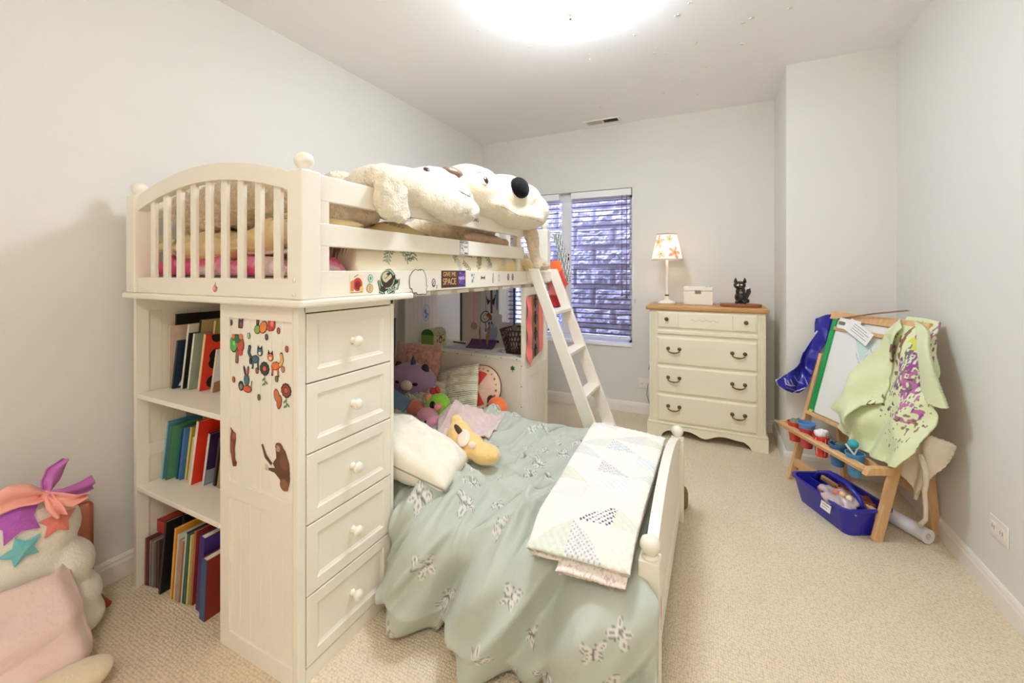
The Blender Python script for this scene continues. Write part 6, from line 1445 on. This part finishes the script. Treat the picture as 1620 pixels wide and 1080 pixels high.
top = [  # x, y, thick, height, depth, lean, cover, spine, label, pattern
 (-1.950, .885, .006, .245, .15, .02, (226, 196, 172), (230, 206, 180), 'speckled peach folder standing against the side of the top shelf', None),
 (-1.93, .885, .010, .195, .15, .20, (22, 40, 62), (26, 48, 60), 'short navy book with a white label on the top shelf', label_),
 (-1.905, .905, .012, .26, .18, .20, (238, 232, 222), (236, 232, 224), 'tall slim white book behind the navy book', None),
 (-1.888, .900, .007, .225, .18, .20, (36, 32, 36), (226, 222, 216), 'thin black and white booklet on the top shelf', None),
 (-1.862, .93, .010, .275, .19, .19, (206, 178, 126), (20, 18, 20), 'tall tan book with black spine on the top shelf', None),
 (-1.846, .905, .010, .225, .21, .20, (158, 176, 146), (226, 224, 214), 'sage green picture book on the top shelf', leafy),
 (-1.803, .925, .006, .185, .17, .21, (196, 120, 136), (240, 232, 232), 'thin pink booklet beside the ladybird book', None),
 (-1.795, .93, .007, .18, .17, .21, (120, 110, 84), (228, 216, 190), 'thin khaki booklet beside the ladybird book', None),
 (-1.772, .945, .010, .275, .19, .20, (156, 160, 74), (226, 206, 150), 'tall olive book behind the ladybird book', None),
 (-1.768, .912, .012, .225, .21, .20, (222, 62, 36), (232, 196, 150), 'red book with big black spots on the top shelf', dots),
 (-1.672, .920, .010, .17, .21, .22, (226, 226, 232), (214, 200, 180), 'white book with brown drawing leaning on the top shelf', wood)]
for b in top: book(b[0] if b[0] < -1.90 else -1.90 + (b[0] + 1.90) * .74, b[1], S1 + .003, *b[2:8], b[8], b[9])
book(-1.966, .915, S1 + .001, .012, .290, .22, .0, (30, 24, 24), (26, 20, 20), 'tall black album standing against the side of the top shelf', None, None, (90, 60, 50))
swirl = lambda d, h: [('e', 0, 0, .04, .03, .4, (190, 170, 200)), ('e', 0, 0, .032, .022, .4, (60, 34, 84)), ('p', [(-.5 * d, -.5 * h), (.5 * d, -.5 * h), (.5 * d, -.25 * h), (-.5 * d, -.2 * h)], (160, 166, 176))]
mid = [
 (-1.965, .872, .005, .215, .15, .20, (232, 232, 226), (200, 214, 196), 'slim white comic at the end of the middle shelf', None),
 (-1.952, .860, .009, .235, .19, .20, (92, 150, 178), (130, 186, 196), 'light blue picture book on the middle shelf', None),
 (-1.930, .863, .010, .22, .20, .20, (86, 152, 112), (60, 110, 90), 'leaf green picture book on the middle shelf', None),
 (-1.900, .885, .008, .205, .19, .20, (36, 84, 120), (30, 90, 120), 'dark blue slim book on the middle shelf', None),
 (-1.888, .888, .014, .21, .20, .20, (80, 130, 186), (70, 116, 176), 'bright blue book on the middle shelf', None),
 (-1.862, .897, .010, .215, .20, .20, (190, 180, 74), (226, 206, 120), 'mustard yellow book on the middle shelf', None),
 (-1.846, .93, .009, .26, .21, .19, (178, 172, 60), (150, 150, 60), 'tall olive yellow book rising behind its row on the middle shelf', None),
 (-1.828, .89, .008, .185, .18, .22, (232, 214, 150), (228, 214, 170), 'small pale yellow booklet on the middle shelf', None),
 (-1.806, .884, .014, .255, .23, .22, (230, 52, 24), (238, 226, 214), 'large vermilion book on the middle shelf', None),
 (-1.776, .915, .008, .20, .19, .22, (128, 84, 50), (190, 140, 80), 'brown patterned booklet behind the vermilion book', None),
 (-1.758, .905, .012, .205, .20, .21, (62, 36, 84), (220, 220, 226), 'purple and silver book on the middle shelf', swirl),
 (-1.715, .92, .012, .19, .19, .21, (52, 36, 34), (60, 40, 36), 'dark brown book at the inner end of the middle shelf', None),
 (-1.69, .92, .02, .24, .19, .21, (196, 180, 96), (150, 130, 80), 'straw coloured thick book at the inner end of the middle shelf', None)]
for b in mid: book(b[0], b[1], S2 + .003, *b[2:8], b[8], b[9])
book(-1.9705, .955, S2 + .001, .006, .262, .20, .0, (186, 172, 150), (176, 164, 144), 'long grey folder standing against the side of the middle shelf')
redw = lambda d, h: [('e', 0, .05, .04, .05, 0, (110, 60, 40))]
bl_ = [(-1.962, .812, .010, .178, .15, .03, (110, 60, 54), (150, 84, 66), 'thin wine red paperback at the wall end of the floor row', None),
 (-1.950, .814, .010, .176, .15, .03, (84, 50, 56), (92, 52, 58), 'thin maroon paperback in the floor row', None),
 (-1.938, .816, .009, .174, .15, .03, (150, 110, 110), (176, 130, 126), 'thin dusty rose paperback in the floor row', None),
 (-1.927, .818, .014, .172, .15, .03, (130, 140, 128), (134, 146, 136), 'grey green paperback in the floor row', None),
 (-1.910, .822, .010, .176, .15, .04, (100, 70, 76), (110, 76, 80), 'thin mauve paperback in the floor row', None),
 (-1.898, .824, .010, .178, .15, .04, (70, 50, 52), (96, 66, 64), 'thin dark brown paperback in the floor row', None),
 (-1.862, .812, .012, .285, .22, .17, (22, 20, 24), (60, 46, 44), 'large black hardback leaning in the floor row', None),
 (-1.842, .86, .012, .29, .2, .16, (36, 30, 34), (52, 42, 40), 'second large dark hardback behind the black one in the floor row', None),
 (-1.818, .83, .014, .215, .19, .14, (96, 60, 50), (110, 70, 54), 'brown photo book in the floor row', redw),
 (-1.796, .818, .012, .268, .18, .13, (232, 160, 50), (236, 174, 70), 'orange yellow slim book in the floor row', None),
 (-1.776, .820, .006, .25, .18, .13, (226, 222, 214), (222, 216, 206), 'slim white book in the floor row', None),
 (-1.766, .822, .022, .232, .17, .13, (182, 140, 112), (190, 150, 122), 'thick tan paperback in the floor row', None),
 (-1.738, .825, .008, .262, .18, .13, (36, 34, 36), (206, 212, 204), 'slim black book with pale spine in the floor row', None),
 (-1.726, .827, .010, .262, .18, .12, (44, 100, 78), (60, 112, 90), 'dark green slim book in the floor row', None),
 (-1.712, .829, .010, .258, .18, .12, (208, 200, 110), (214, 206, 120), 'pale lime slim book in the floor row', None),
 (-1.697, .835, .012, .275, .20, .11, (150, 50, 44), (176, 90, 80), 'slim brick red book in the floor row', None),
 (-1.655, .832, .030, .27, .18, .10, (72, 50, 126), (66, 44, 112), 'thick purple hardback in the floor row', None),
 (-1.600, .815, .030, .215, .15, .08, (140, 44, 34), (54, 84, 128), 'thick red book with blue and white spine in the floor row', None)]
for b in bl_: book(b[0], b[1], .003, *b[2:8], b[8], b[9])
t = thing('book', 'thick red book lying flat on top of the thin paperbacks', 'book', (-1.92, .92, .182), local=True)
obj('cover', B((-.05, .035, -.065, .10, .0, .003), (-.05, .035, -.065, .10, .042, .045), (-.05, .035, -.066, -.062, .0, .045)), mat('cover_190_50_36', (190, 50, 36), .45, var=.12, vscale=25), t)
obj('pages', B((-.047, .033, -.062, .098, .0032, .0418)), MATS['pages_232_224_206'], t)

# ================================================================ plush star chair by the left wall
se = thing('plush_armchair', 'white plush armchair with star patches, pink bow and pink pouch by the wall', 'armchair', (-1.85, .4, 0))
WF = mat('white_velour', (240, 233, 219), .95, .4, 90, sheen=.5, var=.05, vscale=20)
bk_ = blob('backrest', [((-1.93, .28, .25), (.10, .26, .23)), ((-1.94, .46, .40), (.095, .13, .115)), ((-1.94, .53, .375), (.09, .095, .10)), ((-1.94, .45, .27), (.10, .17, .16)), ((-1.925, .575, .235), (.09, .08, .085)), ((-1.915, .60, .125), (.085, .070, .075)), ((-1.905, .595, .055), (.09, .080, .055)), ((-1.94, .25, .41), (.09, .2, .10)), ((-1.9, .3, .1), (.12, .26, .1))], WF, se, .012, 3, .004, 14, 2, flat=.002)
tv = bvh(bk_)
def star_patch(y, z, r, m, a0):
    def rc_(yy, zz):
        loc, nn, i, d_ = tv.ray_cast(Vector((-1.5, yy, zz)), Vector((-1, 0, 0)))
        return (loc, nn) if loc else snap(tv, (-1.85, yy, zz))
    bm = bmesh.new()
    pp = [rc_(y + u, z + v) for u, v in star(0, 0, r, r * .52, 5, a0)]
    ctr, nor = rc_(y, z)
    f_ = [bm.verts.new(l + n_ * .010) for l, n_ in pp]; b_ = [bm.verts.new(l - n_ * .004) for l, n_ in pp]
    c_ = bm.verts.new(ctr + nor * .018); n2 = len(pp)
    for i in range(n2):
        j = (i + 1) % n2; bm.faces.new((c_, f_[i], f_[j])); bm.faces.new((f_[i], b_[i], b_[j], f_[j]))
    bm.faces.new(b_[::-1])
    obj('star_patch', bm, m, se)
star_patch(.462, .462, .060, mat('violet_velour', (178, 92, 186), .9, .3, 120, sheen=.5), .45)
star_patch(.545, .415, .044, mat('coral_velour', (230, 128, 114), .9, .3, 120, sheen=.5), .2)
star_patch(.468, .375, .045, mat('aqua_velour', (118, 194, 200), .9, .3, 120, sheen=.5), .6)
# bow: satin ribbons
SAT = mat('coral_satin', (244, 168, 156), .3, .25, 18, sheen=.2); SAT2 = mat('orchid_satin', (200, 116, 192), .3, .2, 18)
def ribbon(path, wdir, ws, m, name='bow_loop', wob=.010, seed=0):
    n, k = 40, 14; pts = [Vector(p) for p in path]
    ts = np.linspace(0, len(pts) - 1, n); C_ = np.array([[np.interp(t_, range(len(pts)), [p[a] for p in pts]) for a in range(3)] for t_ in ts]); Wd = np.interp(ts, range(len(pts)), ws)
    for _ in range(3): C_[1:-1] = (C_[:-2] + C_[1:-1] * 2 + C_[2:]) / 4
    vv = np.linspace(-1, 1, k); wd = np.array(wdir)
    Pn = C_[:, None, :] + (Wd[:, None] * vv[None])[..., None] * wd + np.array((1, 0, 0)) * (wob * np.sin(vv * 4 + seed)[None] * np.ones((n, 1)) * (.3 + np.abs(np.linspace(-1, 1, n)))[:, None])[..., None]
    grid(name, Pn, m, se, None, .003)
kn = (-1.865, .525, .508)
ribbon([kn, (-1.85, .49, .530), (-1.85, .45, .540), (-1.86, .40, .520), (-1.88, .34, .49), (-1.90, .28, .47)], (.1, -.25, 1), [.012, .034, .036, .030, .02, .012], SAT, wob=.012)
ribbon([kn, (-1.87, .535, .545), (-1.89, .552, .570), (-1.90, .58, .588)], (.35, -.9, .45), [.010, .026, .026, .010], SAT2, seed=2)
ribbon([kn, (-1.855, .555, .495), (-1.87, .60, .487), (-1.885, .640, .488)], (.2, -.1, 1), [.008, .018, .022, .024], SAT2, seed=1)
ribbon([kn, (-1.84, .545, .490), (-1.83, .575, .470), (-1.84, .61, .472)], (.2, .2, 1), [.010, .020, .020, .010], SAT, seed=4)
ribbon([kn, (-1.835, .532, .475), (-1.83, .545, .44)], (.1, 1, .2), [.008, .016, .012], SAT, 'bow_tail', seed=4)
obj('bow_knot', BALL(kn, (.014, .014, .014), None, 14, 8), SAT, se, smooth=True)
# pink pouch
PNK = mat('blush_velour', (238, 208, 200), .95, .25, 60, sheen=.5)
n, k = 60, 60
A, Bc = np.meshgrid(np.linspace(0, 1, n), np.linspace(0, 1, k), indexing='ij')   # A along y, Bc down
Yp = .10 + (.565 + .012 * Bc - .10) * A; Zp = (.325 - .055 * A) * (1 - Bc) + .03 * Bc; Xp = -1.815 + .155 * Bc ** .8 + .03 * A * 0 + .02 * np.sin(Bc * PI) + .010 * np.sin(Bc * 14 + A * 3) * sst(0, .3, Bc) + .02 * fbm(A * 4, Bc * 4, 3)
Xp = Xp - .06 * sst(.9, 1.0, A)
grid('pouch', np.stack([Xp, Yp, Zp], -1), PNK, se, None, .022, off=0)
blob('seat_side', [((-1.78, .53, .07), (.075, .055, .07)), ((-1.73, .52, .05), (.06, .045, .048))], mat('pale_velour', (236, 220, 204), .95, .3, 60, sheen=.4), se, .01, 3, flat=.002)
blob('foot_pad', [((-1.60, .46, .055), (.06, .13, .052)), ((-1.59, .38, .05), (.07, .17, .048))], mat('cream_velour', (232, 216, 186), .95, .3, 60, sheen=.4), se, .01, 4, flat=.002)
# coral board and its foot between the seat and the wall
t = thing('coral_backboard', 'coral painted board standing behind the plush armchair', 'board', (-2.06, .5, 0))
obj('panel', B((-2.082, -2.062, .20, .700, .012, .36)), mat('coral_paint', (206, 130, 104), .6), t, bevel=.02, seg=4)
obj('foot', T([(-2.05, .70, .012), (-1.95, .70, .012)], .011, 10), mat('rust_red_gloss', (176, 64, 34), .3), t, smooth='auto')
